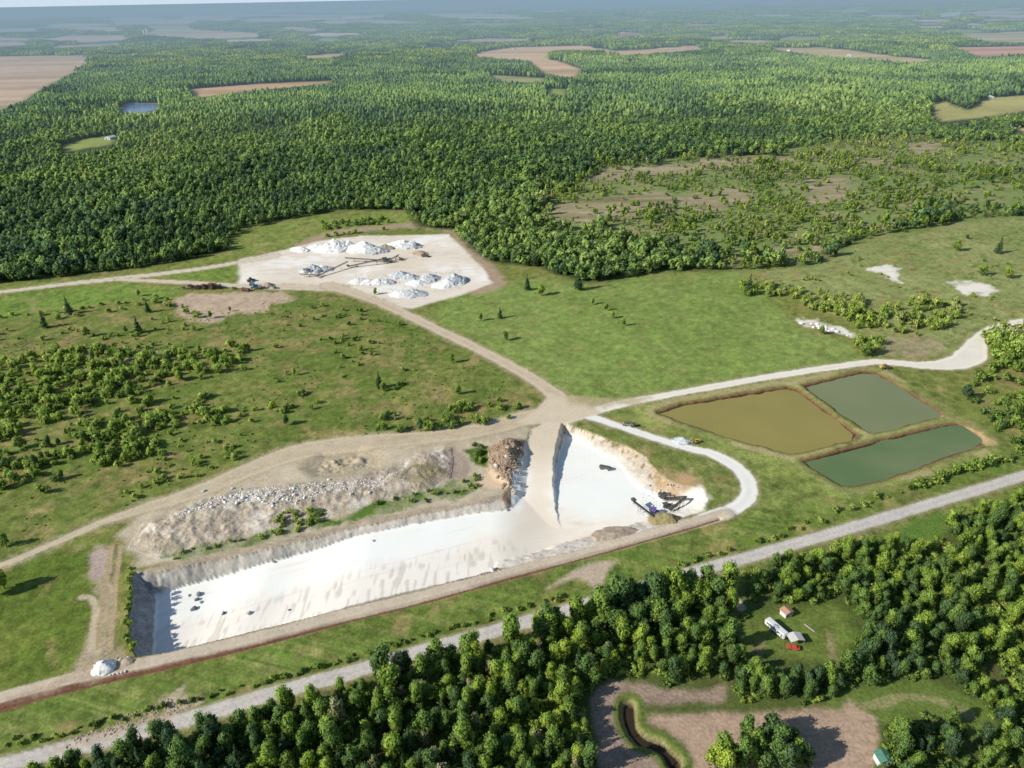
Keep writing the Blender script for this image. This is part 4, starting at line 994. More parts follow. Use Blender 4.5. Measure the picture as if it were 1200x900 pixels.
bushes_area([(860, 330), (1000, 300), (1180, 300), (1200, 370), (1100, 400), (1000, 380)], 60, .4, 1.0, "thicket", 30, .1, 7)
BA = np.array([(b[0], b[1], b[2]) for b in BUSH]); keys = [b[3] for b in BUSH]
bz = terrain(BA[:, 0], BA[:, 1], False); bx, by = proj(BA[:, 0], BA[:, 1], bz)
bsz = BA[:, 2]*PXM(BA[:, 1]); bin_ = (bx > -5) & (bx < 1205) & (by > 0) & (by < 905)
bord = np.argsort(-np.where(bin_, bsz, 0)); bch = set(bord[:285].tolist()); print("bushes", len(BUSH), "in", bin_.sum())
BL = {"hedge": ("low green bush in the hedge line between gravel road and ditch", "bushes in the hedge line by the gravel road"),
      "hedge2": ("bush in the hedge below the ponds beside the gravel road", "bushes in the hedge below the ponds"),
      "pitwest": ("dark bush on the rim of the quarry's shaded end wall", "bushes on the shaded quarry rim"),
      "heap": ("small green bush growing on the spoil heap above the quarry", "bushes on the spoil heap"),
      "fieldrow": ("bush in the row across the grass below the yard track", "bushes in the row below the yard track"),
      "scrub": ("rounded green bush on the rough scrub field", "bushes on the scrub field"),
      "thicket": ("green bush in the thicket on the far pasture beyond the ponds", "bushes in the pasture thicket"),
      "eastwood": ("young green bush in the thicket inside the bend of the white road", "bushes in the road bend thicket"),
      "yardedge": ("dark bush behind the stockyard", "bushes behind the stockyard"),
      "clearing": ("bush in the thinned forest clearing", "bushes in the thinned forest clearing")}
rest = []
for i in range(len(BUSH)):
    x, y, s = BA[i]; k = nr.randrange(6); rz = nr.uniform(0, 6.28); sz = nr.uniform(.8, 1.35)
    if keys[i] in ("scrub", "eastwood", "thicket"): sz *= 1.25
    if i in bch: plant("bush", PS, k, (x, y, bz[i]), s, sz, rz, BL[keys[i]][0], "bush", BL[keys[i]][1], "stem")
    else: rest.append((x, y, bz[i], rz, s, s*sz, k))
scatter_object("shrubbery", rest, "near_bush")
D1W = [D1, D2, D4]
for P_, n_ in ((D1, 46), (D2, 14), (D4, 12), (R2, 10)):
    W_ = WL(P_); lo = W_.min(0); hi = W_.max(0); c_ = 0
    while c_ < n_:
        a_, b_ = nr.uniform(lo[0], hi[0]), nr.uniform(lo[1], hi[1])
        if sd_poly(np.array([a_]), np.array([b_]), W_, 5)[0] < 0 or proj(np.array([a_]), np.array([b_]), np.zeros(1))[0][0] < 2: continue
        c_ += 1; far_ = P_ is R2
        plant("young_tree", PB, nr.randrange(9), (a_, b_, float(terrain([a_], [b_], False)[0])-.2), nr.uniform(.45, .75), nr.uniform(.9, 1.2), nr.uniform(0, 6),
              "young tree rising from the pasture thicket beyond the ponds" if far_ else "young tree rising above the bushes of the scrub field", "tree", "young trees in the pasture thicket" if far_ else "young trees in the scrub field")
# tiny weeds: tufts over the rough ground
X, Y = jgrid(150, 700, 6.0); t1 = (mask(X, Y, S0, 20) > 0) & (fbm(X, Y, 18, 3, 601) > .1); X, Y = X[t1], Y[t1]
scatter_object("weeds", rows_(X, Y, .22, .5, 6, (.5, .9)), "near_bush")

# ---- single field trees, each with its own place
LONE = [(53, 384, 1.1, 'c', "tall narrow tree at the end of the bush row below the yard track"), (82, 368, 1.2, 'c', "tall dark pointed tree standing in the bush row below the yard track"),
 (163, 390, 1.15, 'c', "tall narrow tree with a long shadow in the middle of the scrub field"), (163, 347, .8, 'b', "round tree on the mown grass below the yard track"),
 (174, 366, .9, 'c', "narrow tree near the pinkish bare patch"), (247, 373, .8, 'b', "thin tree on the pinkish bare ground below the yard"),
 (102, 395, 1.0, 'b', "green tree at the upper edge of the scrub thickets"), (148, 390, .7, 'b', "small tree left of the tall narrow tree in the scrub"),
 (440, 345, .7, 'b', "small tree at the bend of the central track below the yard"), (445, 455, .95, 'c', "upright tree with long shadow on the open scrub slope"),
 (450, 458, .8, 'b', "bushy tree beside the upright tree on the open scrub slope"), (530, 425, .8, 'b', "tree left of the central track halfway down"), (537, 462, .8, 'b', "tree above the scrub thicket by the junction"),
 (493, 505, 1.0, 'b', "broad tree at the lower edge of the scrub near the junction"), (453, 493, .7, 'b', "small tree left of the broad tree by the junction"),
 (320, 482, .9, 'b', "dark round bush tree alone on the scrub slope"), (336, 498, .9, 'b', "tree casting two long shadows on the scrub slope"), (345, 440, .7, 'b', "bright young tree in the open part of the scrub field"),
 (618, 340, 1.1, 'c', "first tree outside the forest edge at the top of the meadow"), (634, 346, 1.2, 'b', "round tree at the top of the meadow"), (678, 340, 1.5, 'c', "large dark tree standing out from the forest edge on the meadow"),
 (694, 357, .75, 'b', "topmost of the small trees in a row on the meadow"), (710, 364, .75, 'b', "second small tree from the top of the meadow row"), (718, 373, .7, 'b', "third small tree from the top of the meadow row"), (730, 382, .75, 'b', "lowest of the small trees in a row on the meadow"),
 (563, 376, .8, 'b', "small tree on the meadow near the central track"), (586, 373, .8, 'c', "dark upright tree on the meadow near the central track"), (593, 399, .85, 'b', "tree lowest on the meadow near the central track"),
 (1120, 294, 1.4, 'b', "round tree alone on the far pasture"), (1169, 297, 1.3, 'c', "dark conifer alone on the far pasture"), (1133, 280, .6, 'b', "small tree on the far pasture beside the faint track"),
 (1014, 418, 1.3, 'b', "dark rounded tree just above the white road by the ponds"), (962, 392, .9, 'b', "small dark tree by the white stones on the meadow"), (1132, 468, 1.2, 'b', "round dark tree right of the ponds"),
 (877, 345, 1.4, 'c', "tall tree at the near end of the pasture thicket"), (1150, 323, 1.2, 'b', "tree above the bright sand patch"), (1180, 326, 1.3, 'b', "bushy tree right of the bright sand patch"),
 (200, 590, .0, 'b', ""), (270, 365, .5, 'b', "low tree below the row of machinery"), (8, 640, .9, 'b', "tree at the grass edge left of the quarry"), (6, 690, 1.3, 'b', "tree casting a wide shadow on the bright grass"), (-6, 698, 1.2, 'b', "")]
for px_, py_, s, ty, lb in LONE:
    if not s: continue
    x, y, z = Z(px_, py_)
    if ty == 'c': plant("conifer_tree", PC, nr.randrange(3), (x, y, z-.1), s*1.05, 1.0, nr.uniform(0, 6), lb, "conifer")
    else: plant("lone_tree", PB, nr.randrange(9), (x, y, z-.1), s*.85, .95, nr.uniform(0, 6), lb or "tree beyond the grass edge left of the quarry", "tree")
# ------------------------------------------------------------------ machines, buildings, heaps, stones
class MB:
    def __init__(s): s.b = bmesh.new()
    def _put(s, geom, M):
        bmesh.ops.transform(s.b, matrix=M, verts=geom)
    def box(s, c, d, rot=(0, 0, 0), bev=0.0, taper=1.0):
        r = bmesh.ops.create_cube(s.b, size=1); vs = r["verts"]
        for v in vs:
            k = taper if v.co.z > 0 else 1
            v.co = Vector((v.co.x*d[0]*k, v.co.y*d[1]*k, v.co.z*d[2]))
        M = Matrix.Translation(c) @ Matrix.Rotation(rot[2], 4, 'Z') @ Matrix.Rotation(rot[1], 4, 'Y') @ Matrix.Rotation(rot[0], 4, 'X')
        s._put(vs, M)
        if bev:
            es = list({e for v in vs for e in v.link_edges}); bmesh.ops.bevel(s.b, geom=es, offset=bev, segments=2, affect='EDGES')
        return s
    def bar(s, a, b, r, r2=None, n=8):
        a = Vector(a); b = Vector(b); d = b-a
        q = bmesh.ops.create_cone(s.b, cap_ends=True, segments=n, radius1=r, radius2=r if r2 is None else r2, depth=d.length)
        s._put(q["verts"], Matrix.Translation((a+b)/2) @ d.to_track_quat('Z', 'Y').to_matrix().to_4x4()); return s
    def beam(s, a, b, w, h):
        a = Vector(a); b = Vector(b); d = b-a; q = bmesh.ops.create_cube(s.b, size=1)
        for v in q["verts"]: v.co = Vector((v.co.x*w, v.co.y*h, v.co.z*d.length))
        s._put(q["verts"], Matrix.Translation((a+b)/2) @ d.to_track_quat('Z', 'Y').to_matrix().to_4x4()); return s
    def prism(s, pts, y0, y1):
        """outline in x-z pushed along y"""
        a = [s.b.verts.new((p[0], y0, p[1])) for p in pts]; b = [s.b.verts.new((p[0], y1, p[1])) for p in pts]; n = len(pts)
        s.b.faces.new(a); s.b.faces.new(b[::-1])
        for i in range(n): s.b.faces.new((a[i], b[i], b[(i+1) % n], a[(i+1) % n]))
        return s
    def build(s, name, mat, par=None, loc=(0, 0, 0)):
        bmesh.ops.recalc_face_normals(s.b, faces=s.b.faces); me = bpy.data.meshes.new(name); s.b.to_mesh(me); s.b.free(); me.materials.append(mat)
        o = bpy.data.objects.new(name, me); COL.objects.link(o); o.location = loc
        if par is not None: o.parent = par
        return o
M_WHITE = worn("white_paint", (.78, .78, .76), .45, dirt=.18); M_GLASS = NT("dark_glass", (.02, .03, .035), .12, spec=.5).m
M_TYRE = worn("tyre_rubber", (.025, .025, .025), .9, dirt=.2); M_YEL = worn("yellow_paint", (.62, .42, .07), .5); M_STEEL = worn("dark_steel", (.10, .10, .105), .6, .3, dirt=.3)
M_GREY = worn("grey_steel", (.30, .30, .31), .55, .2); M_RED = worn("red_paint", (.55, .07, .035), .4); M_MAROON = worn("maroon_paint", (.16, .045, .05), .6, dirt=.3)
M_BLUE = worn("blue_paint", (.04, .17, .26), .5); M_ORANGE = worn("rusty_orange_sheet", (.50, .26, .16), .8, dirt=.35); M_CREAM = worn("cream_wall", (.62, .58, .48), .8)
M_GREENR = worn("green_roof_sheet", (.05, .22, .15), .6); M_TARP = worn("pale_tarp", (.62, .60, .56), .8); M_BROWNM = worn("brown_paint", (.14, .09, .06), .6); M_VIOLET = worn("violet_blue_paint", (.13, .11, .30), .5)
M_GREENP = worn("green_paint", (.16, .30, .14), .5); M_WOOD = worn("grey_wood", (.40, .36, .30), .9); M_RUST = worn("brown_roof", (.20, .15, .12), .8)
def stone_mat(name, a, b, c=.5):
    t = NT(name, a, .95, spec=.1); g = t.n("ShaderNodeNewGeometry").outputs["Position"]
    t.l(t.mix(t.ramp(t.noise(c, 5, g, .65), .38, .62, 0, 1), a, b), t.b.inputs["Base Color"]); t.bump(t.noise(c*4, 4, g, .7), .6, .4); return t.m
M_LIME = stone_mat("white_limestone", (.90, .89, .84), (.74, .72, .67)); M_GLIME = stone_mat("grey_limestone", (.66, .67, .65), (.36, .39, .39), .5); M_TAN = stone_mat("tan_earth", (.50, .40, .30), (.36, .28, .20)); M_OLIVE = stone_mat("olive_sand", (.34, .29, .14), (.25, .21, .10)); M_DGREY = stone_mat("dark_stone", (.32, .33, .34), (.18, .19, .20), .8)

def at(px_, py_, dz=0.0):
    x, y, z = Z(px_, py_); return Vector((x, y, z+dz))
def turn(a, b):
    A = W(*a); B = W(*b); return math.atan2(B[1]-A[1], B[0]-A[0]), math.hypot(B[0]-A[0], B[1]-A[1])
def thing(name, loc, rz, label, cat, group=None):
    o = empty(name, loc, rz); tag(o, label, cat, group); return o
def wheel(par, x, y, r, w):
    t = MB().bar((x, y-w/2, r), (x, y+w/2, r), r, n=14).build("wheel", M_TYRE, par)
    MB().bar((x, y-w/2-.02, r), (x, y+w/2+.02, r), r*.5, n=10).build("rim", M_GREY, t)

def trailer(loc, rz, L):
    o = thing("trailer", loc, rz, "long white trailer parked on the grass of the glade", "trailer")
    MB().box((0, 0, 1.75), (L, 2.5, 2.3), bev=.28).build("body", M_WHITE, o)
    MB().box((0, 0, .52), (L*.92, 2.0, .16)).build("chassis", M_STEEL, o)
    for x in (-L*.32, -L*.05, L*.22):
        for s in (-1, 1): MB().box((x, s*1.26, 2.05), (1.1, .05, .6)).build("window", M_GLASS, o)
    d = MB().box((L*.38, -1.27, 1.6), (.75, .05, 1.8)).build("door", M_GREY, o); MB().box((L*.38-.28, -1.31, 1.6), (.08, .05, .2)).build("handle", M_STEEL, d)
    for x in (-L*.10, L*.02):
        for s in (-1, 1): wheel(o, x, s*1.12, .38, .24)
    MB().beam((L*.46, 0, .5), (L*.5+1.2, 0, .5), .12, .12).build("hitch", M_STEEL, o)
    MB().box((0, 0, 2.98), (.7, .7, .16), bev=.04).build("roof_vent", M_GREY, o)
rz, L = turn((898, 730), (920, 749)); c = at(909, 740); trailer(c, rz, 8.8)
def car(loc, rz, label, mat, pick=False, group=None, name="parked_car", L=4.4, cat="car"):
    o = thing(name, loc, rz, label, cat, group)
    MB().box((0, 0, .72), (L, 1.8, .62), bev=.14).build("body", mat, o)
    cb = MB().box((.35 if not pick else .2, 0, 1.27), (L*.46 if not pick else L*.28, 1.6, .55), bev=.1, taper=.8).build("cabin", mat, o)
    MB().box((.35 if not pick else .2, 0, 1.24), (L*.47 if not pick else L*.29, 1.45, .34), taper=.86).build("window", M_GLASS, cb)
    for x in (-L*.31, L*.31):
        for s in (-1, 1): wheel(o, x, s*.84, .36, .24)
    for s in (-1, 1): MB().box((L/2, s*.6, .8), (.06, .3, .16)).build("headlight", M_WHITE, o)
    return o
car(at(929, 760), R(-12), "red car beside the pale canopy in the glade", M_RED)
o = thing("canopy", at(931, 752), R(8), "pale tarp canopy on posts next to the red car", "canopy")
MB().prism([(-2.6, 2.3), (0, 3.0), (2.6, 2.3), (2.6, 2.2), (0, 2.9), (-2.6, 2.2)], -1.9, 1.9).build("roof", M_TARP, o)
for x in (-2.4, 2.4):
    for y in (-1.7, 1.7): MB().bar((x, y, 0), (x, y, 2.3), .06).build("post", M_GREY, o)
def shed(name, loc, rz, w, d, h, wall, roof, label, cat="shed", group=None, door=True, pitch=.35):
    o = thing(name, loc, rz, label, cat, group)
    MB().prism([(-w/2, -.4), (-w/2, h), (0, h+w*pitch*.5), (w/2, h), (w/2, -.4)], -d/2, d/2).build("wall", wall, o)
    e = .3; k = pitch
    MB().prism([(-w/2-e, h-e*k+.06), (0, h+w*k*.5+.06), (w/2+e, h-e*k+.06), (w/2+e, h-e*k+.2), (0, h+w*k*.5+.22), (-w/2-e, h-e*k+.2)], -d/2-e, d/2+e).build("roof", roof, o)
    if door:
        dd = MB().box((-w*.15, -d/2-.03, h*.42), (w*.22, .06, h*.84)).build("door", M_RUST, o); MB().box((-w*.15+w*.08, -d/2-.08, h*.4), (.08, .05, .14)).build("handle", M_STEEL, dd)
        ww = MB().box((w*.25, -d/2-.03, h*.6), (w*.2, .06, h*.3)).build("window", M_GLASS, o)
        MB().box((w*.25, -d/2-.05, h*.6-h*.17), (w*.24, .1, .08)).build("sill", M_WHITE, ww)
    return o
shed("shed", at(921, 720), R(25), 3.4, 2.8, 2.0, M_WHITE, M_ORANGE, "small white shed with a rusty orange roof in the glade")
shed("hut", at(1033, 893), R(6), 3.6, 3.2, 2.6, M_WHITE, M_GREENR, "small white hut with a green roof at the corner of the bare lot", "hut")
a = at(943, 732); b_ = at(955, 741)
tag(MB().bar((a.x, a.y, a.z+.2), (b_.x, b_.y, b_.z+.2), .28, .2).build("log", M_WOOD), "pale fallen log lying on the grass of the glade", "log")

def loader(loc, rz, mat, label, s=1.0, cat="wheel loader"):
    o = thing("wheel_loader", loc, rz, label, cat); o.scale = (s, s, s)
    MB().box((-1.6, 0, 1.6), (2.6, 2.0, 1.2), bev=.15).build("engine_cover", mat, o)
    MB().box((1.0, 0, 1.2), (2.2, 1.5, .7), bev=.08).build("front_frame", mat, o)
    c = MB().box((.0, 0, 2.5), (1.5, 1.6, 1.5), bev=.08, taper=.9).build("cab", mat, o); MB().box((0, 0, 2.6), (1.56, 1.64, .8), taper=.93).build("window", M_GLASS, c)
    for x in (-1.7, 1.6):
        for y in (-1.05, 1.05): wheel(o, x, y, .82, .55)
    for y in (-.5, .5): MB().beam((1.2, y, 1.9), (3.2, y, .7), .2, .3).build("lift_arm", mat, o)
    MB().prism([(3.1, .1), (4.1, .15), (4.2, .3), (3.4, .35), (3.3, 1.2), (3.1, 1.2)], -1.35, 1.35).build("bucket", M_STEEL, o)
loader(at(1036, 432), R(10), M_YEL, "yellow wheel loader on the bank corner above the grey green pond")
loader(at(498, 301), R(-10), M_BROWNM, "brown wheel loader at the right end of the white stockpiles in the yard", 1.1)
loader(at(294, 330), R(60), M_BROWNM, "brown wheel loader alone at the left entrance of the stockyard", 1.1)
def excavator(loc, rz, mat, label, s=1.0):
    o = thing("excavator", loc, rz, label, "excavator"); o.scale = (s, s, s)
    for y in (-1.1, 1.1): MB().box((0, y, .45), (3.8, .6, .85), bev=.25).build("track", M_TYRE, o)
    MB().box((-.5, 0, 1.55), (3.2, 2.4, 1.1), bev=.15).build("body", mat, o)
    c = MB().box((.8, .7, 2.4), (1.3, 1.0, 1.4), bev=.08).build("cab", mat, o); MB().box((.82, .7, 2.5), (1.36, 1.06, .8)).build("window", M_GLASS, c)
    MB().beam((1.0, -.3, 1.8), (3.6, -.3, 4.2), .35, .5).build("boom", mat, o); MB().beam((3.6, -.3, 4.2), (5.2, -.3, 1.6), .28, .4).build("arm", mat, o)
    MB().prism([(4.8, .7), (5.5, .5), (5.7, 1.4), (5.1, 1.7)], -.9, .3).build("bucket", M_STEEL, o)
excavator(at(816, 519), R(200), M_YEL, "small yellow excavator by the grey stones on the loop road verge", .8)
excavator(at(776, 580), R(-35), M_STEEL, "dark excavator digging at the brown bank of the quarry basin", .85)
excavator(at(470, 305), R(170), M_STEEL, "dark excavator feeding the crusher in the stockyard", .95)
def truck(loc, rz, mat, label, dump=True, s=1.0):
    o = thing("dump_truck" if dump else "flatbed_truck", loc, rz, label, "truck"); o.scale = (s, s, s)
    MB().box((0, 0, .95), (7.6, 1.1, .35)).build("chassis", M_STEEL, o)
    c = MB().box((3.0, 0, 1.85), (1.7, 2.3, 1.8), bev=.12).build("cab", mat, o); MB().box((3.1, 0, 2.2), (1.72, 2.1, .7)).build("window", M_GLASS, c)
    if dump: MB().prism([(-3.9, 1.3), (2.0, 1.3), (2.1, 2.9), (1.7, 2.7), (-3.7, 2.6), (-4.2, 1.7)], -1.2, 1.2).build("dump_bed", mat, o)
    else: MB().box((-1.0, 0, 1.3), (5.6, 2.3, .22)).build("flatbed", M_WOOD, o); MB().box((-1.0, 0, 1.75), (3.0, 1.6, .7), bev=.1).build("load", M_STEEL, o)
    for x in (-2.8, -1.7, 2.6):
        for y in (-1.0, 1.0): wheel(o, x, y, .52, .4)
truck(at(709, 550), R(-22), M_STEEL, "dark dump truck alone on the white quarry basin floor", True, .72)
truck(at(736, 499), R(-24), M_STEEL, "dark flatbed truck parked on the verge of the white loop road", False, .85)

def conveyor(p0, p1, h0, h1, label, mat=None, w=1.0, group=None):
    """inclined truss conveyor between two image points"""
    A = at(*p0); B = at(*p1); rz = math.atan2(B.y-A.y, B.x-A.x); L = math.hypot(B.x-A.x, B.y-A.y); dz = B.z-A.z
    o = thing("conveyor", A, rz, label, "conveyor", group); mat = mat or M_STEEL
    a = (0, 0, h0); b = (L, 0, dz+h1)
    f = MB()
    for y in (-w/2, w/2):
        f.beam((a[0], y, a[2]), (b[0], y, b[2]), .14, .14); f.beam((a[0], y, a[2]-.7), (b[0], y, b[2]-.7), .12, .12)
        n = max(3, int(L/2.5))
        for i in range(n):
            t0, t1 = i/n, (i+1)/n; q = lambda t, d: (L*t, y, a[2]+(b[2]-a[2])*t+d)
            f.beam(q(t0, -.7), q(t1, 0), .08, .08)
    f.build("frame", mat, o)
    MB().beam((a[0]-.3, 0, a[2]+.12), (b[0]+.4, 0, b[2]+.12), w*.9, .1).build("belt", M_TYRE, o)
    for t in (.25, .78):
        zz_ = a[2]+(b[2]-a[2])*t-.6
        if zz_ > .5:
            for y in (-w*.7, w*.7): MB().beam((L*t-.4, y, -.3+dz*t), (L*t, y*.7, zz_), .14, .14).build("leg", mat, o)
    for y in (-.8, .8): wheel(o, L*.5, y, .45, .3) if a[2]+(b[2]-a[2])*.5 < 3 else None
    MB().prism([(-1.3, h0+1.2), (1.1, h0+1.2), (.5, h0+.2), (-.7, h0+.2)], -.9, .9).build("hopper", mat, o)
conveyor((742, 596), (773, 613), 4.2, 1.4, "dark sloping conveyor left of the olive sand heap in the quarry", w=1.1)
conveyor((776, 587), (802, 590), 1.6, 4.0, "upper of the two dark conveyors below the excavator in the quarry")
conveyor((785, 599), (803, 590), 1.4, 4.2, "lower of the two dark conveyors, meeting the upper at its tip")
conveyor((371, 326), (408, 313), 1.5, 5.0, "long sloping conveyor at the left end of the stockyard plant", M_GREY, 1.3)
conveyor((408, 314), (452, 309), 1.5, 5.0, "long conveyor running into the crusher of the stockyard", M_STEEL, 1.4)
conveyor((452, 307), (405, 307), 1.5, 4.0, "thin conveyor behind the plant in the stockyard", M_STEEL, 1.0)
conveyor((374, 324), (352, 325), 1.5, 3.0, "short low conveyor by the grey heap in the stockyard", M_GREY, 1.0)
conveyor((457, 306), (468, 304), 1.5, 4.6, "short steep conveyor right of the stockyard crusher", M_STEEL, 1.0)
def plant_unit(loc, rz, mat, label, s=1.0, name="crusher"):
    o = thing(name, loc, rz, label, name); o.scale = (s, s, s)
    MB().box((0, 0, 1.3), (7, 2.2, .4)).build("chassis", M_STEEL, o)
    MB().box((-.5, 0, 2.3), (2.6, 2.0, 1.8), bev=.1).build("crusher_body", mat, o)
    MB().prism([(-4.2, 4.2), (-.6, 4.2), (-1.2, 3.1), (-3.6, 3.1)], -1.5, 1.5).build("hopper", mat, o)
    MB().box((2.2, 0, 2.1), (2.2, 1.9, 1.3), bev=.08).build("engine", M_GREY, o)
    for x in (-3.2, 3.0):
        for y in (-.9, .9): MB().beam((x, y, -.2), (x, y, 1.2 if x > 0 else 3.2), .2, .2).build("leg", M_STEEL, o)
    for x in (1.6, 2.6):
        for y in (-1.0, 1.0): wheel(o, x, y, .5, .35)
plant_unit(at(455, 308), R(12), M_STEEL, "dark crusher where the long conveyors meet in the stockyard", 1.15)
plant_unit(at(770, 603), R(-20), M_VIOLET, "violet blue crusher beside the olive sand heap in the quarry", .9)
plant_unit(at(783, 595), R(15), M_STEEL, "dark screening machine under the conveyors in the quarry", .7, "screener")
plant_unit(at(362, 320), R(5), M_GREY, "grey hopper machine by the grey heap in the stockyard", 1.0, "screener")
for i, (x_, lb, m_, s_) in enumerate([(217, "small dark machine at the left end of the machinery row", M_STEEL, .55), (227, "first maroon machine from the left in the machinery row", M_MAROON, .95), (235, "second maroon machine from the left in the machinery row", M_MAROON, .8), (242, "middle maroon machine in the machinery row", M_MAROON, 1.0), (250, "tallest maroon machine in the machinery row, fourth from the left", M_MAROON, 1.2), (258, "maroon machine at the right of the maroon group", M_MAROON, .85)]):
    plant_unit(at(x_, 339-.3*i), R(20*i), m_, lb, s_, "machine")
truck(at(288, 341), R(160), M_MAROON, "maroon dump truck left of the blue hopper in the machinery row", True, .9)
plant_unit(at(301, 339), R(5), M_BLUE, "blue hopper machine in the machinery row below the yard", 1.2, "machine")
plant_unit(at(275, 339), R(40), M_GREENP, "small green machine between maroon machines and the truck", .55, "machine")
plant_unit(at(322, 338), R(80), M_GREENP, "small green machine at the right end of the machinery row", .55, "machine")

# ---- heaps
def heap(name, loc, rx, ry, h, mat, label, seed=0, rz=0.0, ridge=0.0, cat="stockpile", group=None, rough=.25):
    n, m = 30, 12; V = []
    for j in range(m+1):
        u = j/m
        for i in range(n):
            th = 2*math.pi*i/n; rr = 1-u
            V.append((math.cos(th)*rr+ridge*math.copysign(1, math.cos(th))*abs(math.cos(th))**.5*u*.5, math.sin(th)*rr, u))
    V = np.array(V); x, y = V[:, 0]*rx, V[:, 1]*ry
    nz = fbm(x+seed*31.7, y+seed*17.3, 5, 3, seed)*rough; nz2 = fbm(x+seed*9, y, 1.8, 2, seed+4)*rough*.5
    z = h*(V[:, 2]**.92)*(1+nz)+nz2*h*(V[:, 2] > 0)*(V[:, 2] < 1)
    k = 1+.3*fbm(V[:, 0]*3+seed, V[:, 1]*3, 1.0, 2, seed+9)*(1-V[:, 2])
    P = np.stack([x*k, y*k, np.where(V[:, 2] == 0, -.6, z)], 1)
    F = [(j*n+i, j*n+(i+1) % n, (j+1)*n+(i+1) % n, (j+1)*n+i) for j in range(m) for i in range(n)]
    me = np_mesh(name, P, np.array(F), None, [mat], False); o = bpy.data.objects.new(name, me); COL.objects.link(o); o.location = loc; o.rotation_euler = (0, 0, rz)
    tag(o, label, cat, group); return o
HP = [((352, 293), 9, 6, 2.6, M_LIME, "low white heap left of the tall white stockpiles"), ((372, 291), 10, 7, 3.6, M_LIME, "white heap second from the left in the back row of the yard"), ((394, 292), 17, 10, 7.2, M_LIME, "tallest white stockpile in the back row of the yard"), ((409, 291), 9, 7, 5.2, M_LIME, "white stockpile leaning on the right side of the tallest one"),
 ((427, 293), 15, 9, 6.4, M_LIME, "broad white stockpile in the middle of the back row"), ((441, 295), 10, 7, 4.0, M_GLIME, "grey green heap right of the broad white stockpile"), ((452, 291), 8, 6, 3.0, M_TAN, "tan heap behind the grey green heap"),
 ((470, 288), 12, 8, 4.6, M_LIME, "white rubble heap by the bare corner of the yard"), ((482, 289), 10, 7, 4.4, M_GLIME, "grey rubble heap by the bare corner of the yard"), ((492, 297), 8, 5, 2.2, M_TAN, "low brown heap beside the brown loader"),
 ((366, 317), 10, 8, 4.6, M_GLIME, "grey green heap beside the grey hopper machine"), ((380, 316), 8, 5, 2.4, M_GLIME, "low grey heap right of the grey hopper machine"),
 ((420, 330), 7, 5, 2.0, M_LIME, "small white pile, leftmost of the low row"), ((432, 331), 6, 5, 2.2, M_LIME, "small white pile, second of the low row"), ((442, 331), 6, 5, 2.4, M_LIME, "small white pile, third of the low row"), ((453, 331), 7, 5, 2.8, M_GLIME, "grey white pile ending the low row"),
 ((469, 323), 9, 7, 3.2, M_GLIME, "dark speckled rubble heap in the middle of the yard"), ((480, 326), 9, 7, 3.2, M_GLIME, "speckled rubble heap right of the dark one"), ((489, 332), 8, 6, 2.4, M_LIME, "white rubble heap below the speckled ones"),
 ((503, 327), 8, 7, 3.8, M_GLIME, "grey white cone between rubble and dark heap"), ((524, 334), 11, 7, 3.4, M_LIME, "white rubble heap at the foot of the dark blue grey heap"), ((533, 330), 10, 9, 5.2, M_GLIME, "dark blue grey heap at the right of the yard"), ((483, 345), 11, 7, 3.4, M_GLIME, "grey heap at the front edge of the yard"), ((470, 345), 8, 6, 2.6, M_LIME, "white heap at the front edge of the yard"),
 ((313, 335), 5, 4, 2.8, M_TAN, "grey brown mound in the machinery row"), ((122, 783), 3.6, 3.2, 2.6, M_LIME, "white conical pile at the quarry's lower corner"), ((150, 775), 2.2, 1.6, .8, M_TAN, "broken stone pile by the quarry's shaded corner"), ((781, 611), 7, 5, 3.6, M_OLIVE, "olive sand heap between the quarry conveyors"),
 ((722, 628), 9, 6, 1.2, M_TAN, "low flat brown mound on the quarry floor"), ((800, 517), 5, 3, 1.8, M_GLIME, "grey stone pile beside the small yellow excavator"), ((378, 314), 5, 4, 2.0, M_LIME, "small pale pile behind the low grey heap")]
for i, (p, rx, ry, h, m_, lb) in enumerate(HP):
    heap("stockpile", at(*p), rx*1.2, ry*1.2, h*1.3, m_, lb, i+1, nr.uniform(-.4, .4), rough=.27)

# ---- stones
ROCKS = []
for i in range(5):
    b = bmesh.new(); bmesh.ops.create_icosphere(b, subdivisions=2, radius=1); rg = np.random.default_rng(900+i)
    ax = rg.normal(size=(7, 3)); ax /= np.linalg.norm(ax, axis=1, keepdims=True); lim = rg.uniform(.55, .85, 7)
    for v in b.verts:
        p = np.array(v.co[:])
        for a_, l_ in zip(ax, lim):
            q = p@a_
            if q > l_: p = p-a_*(q-l_)
        v.co = Vector(p*[1.15, .9, .75]+rg.normal(size=3)*.02)
    me = bpy.data.meshes.new("boulder"); b.to_mesh(me); b.free(); ROCKS.append(me)
def rockvar(mat): 
    out = []
    for m in ROCKS: q = m.copy(); q.materials.append(mat); out.append(q)
    return out
RK = {"w": rockvar(M_LIME), "g": rockvar(M_GLIME), "d": rockvar(M_DGREY), "t": rockvar(M_TAN)}
def boulder(p, s, ty, label, group=None, xyz=None):
    loc = xyz if xyz is not None else at(*p); o = bpy.data.objects.new("boulder", RK[ty][nr.randrange(5)]); COL.objects.link(o)
    o.location = (loc[0], loc[1], loc[2]+s*.3); o.scale = (s, s*nr.uniform(.8, 1.1), s*nr.uniform(.75, 1.1)); o.rotation_euler = (0, 0, nr.uniform(0, 6.28)); tag(o, label, "boulder", group)
def atp(px_, py_):       # on the quarry floor
    return at(px_, py_)
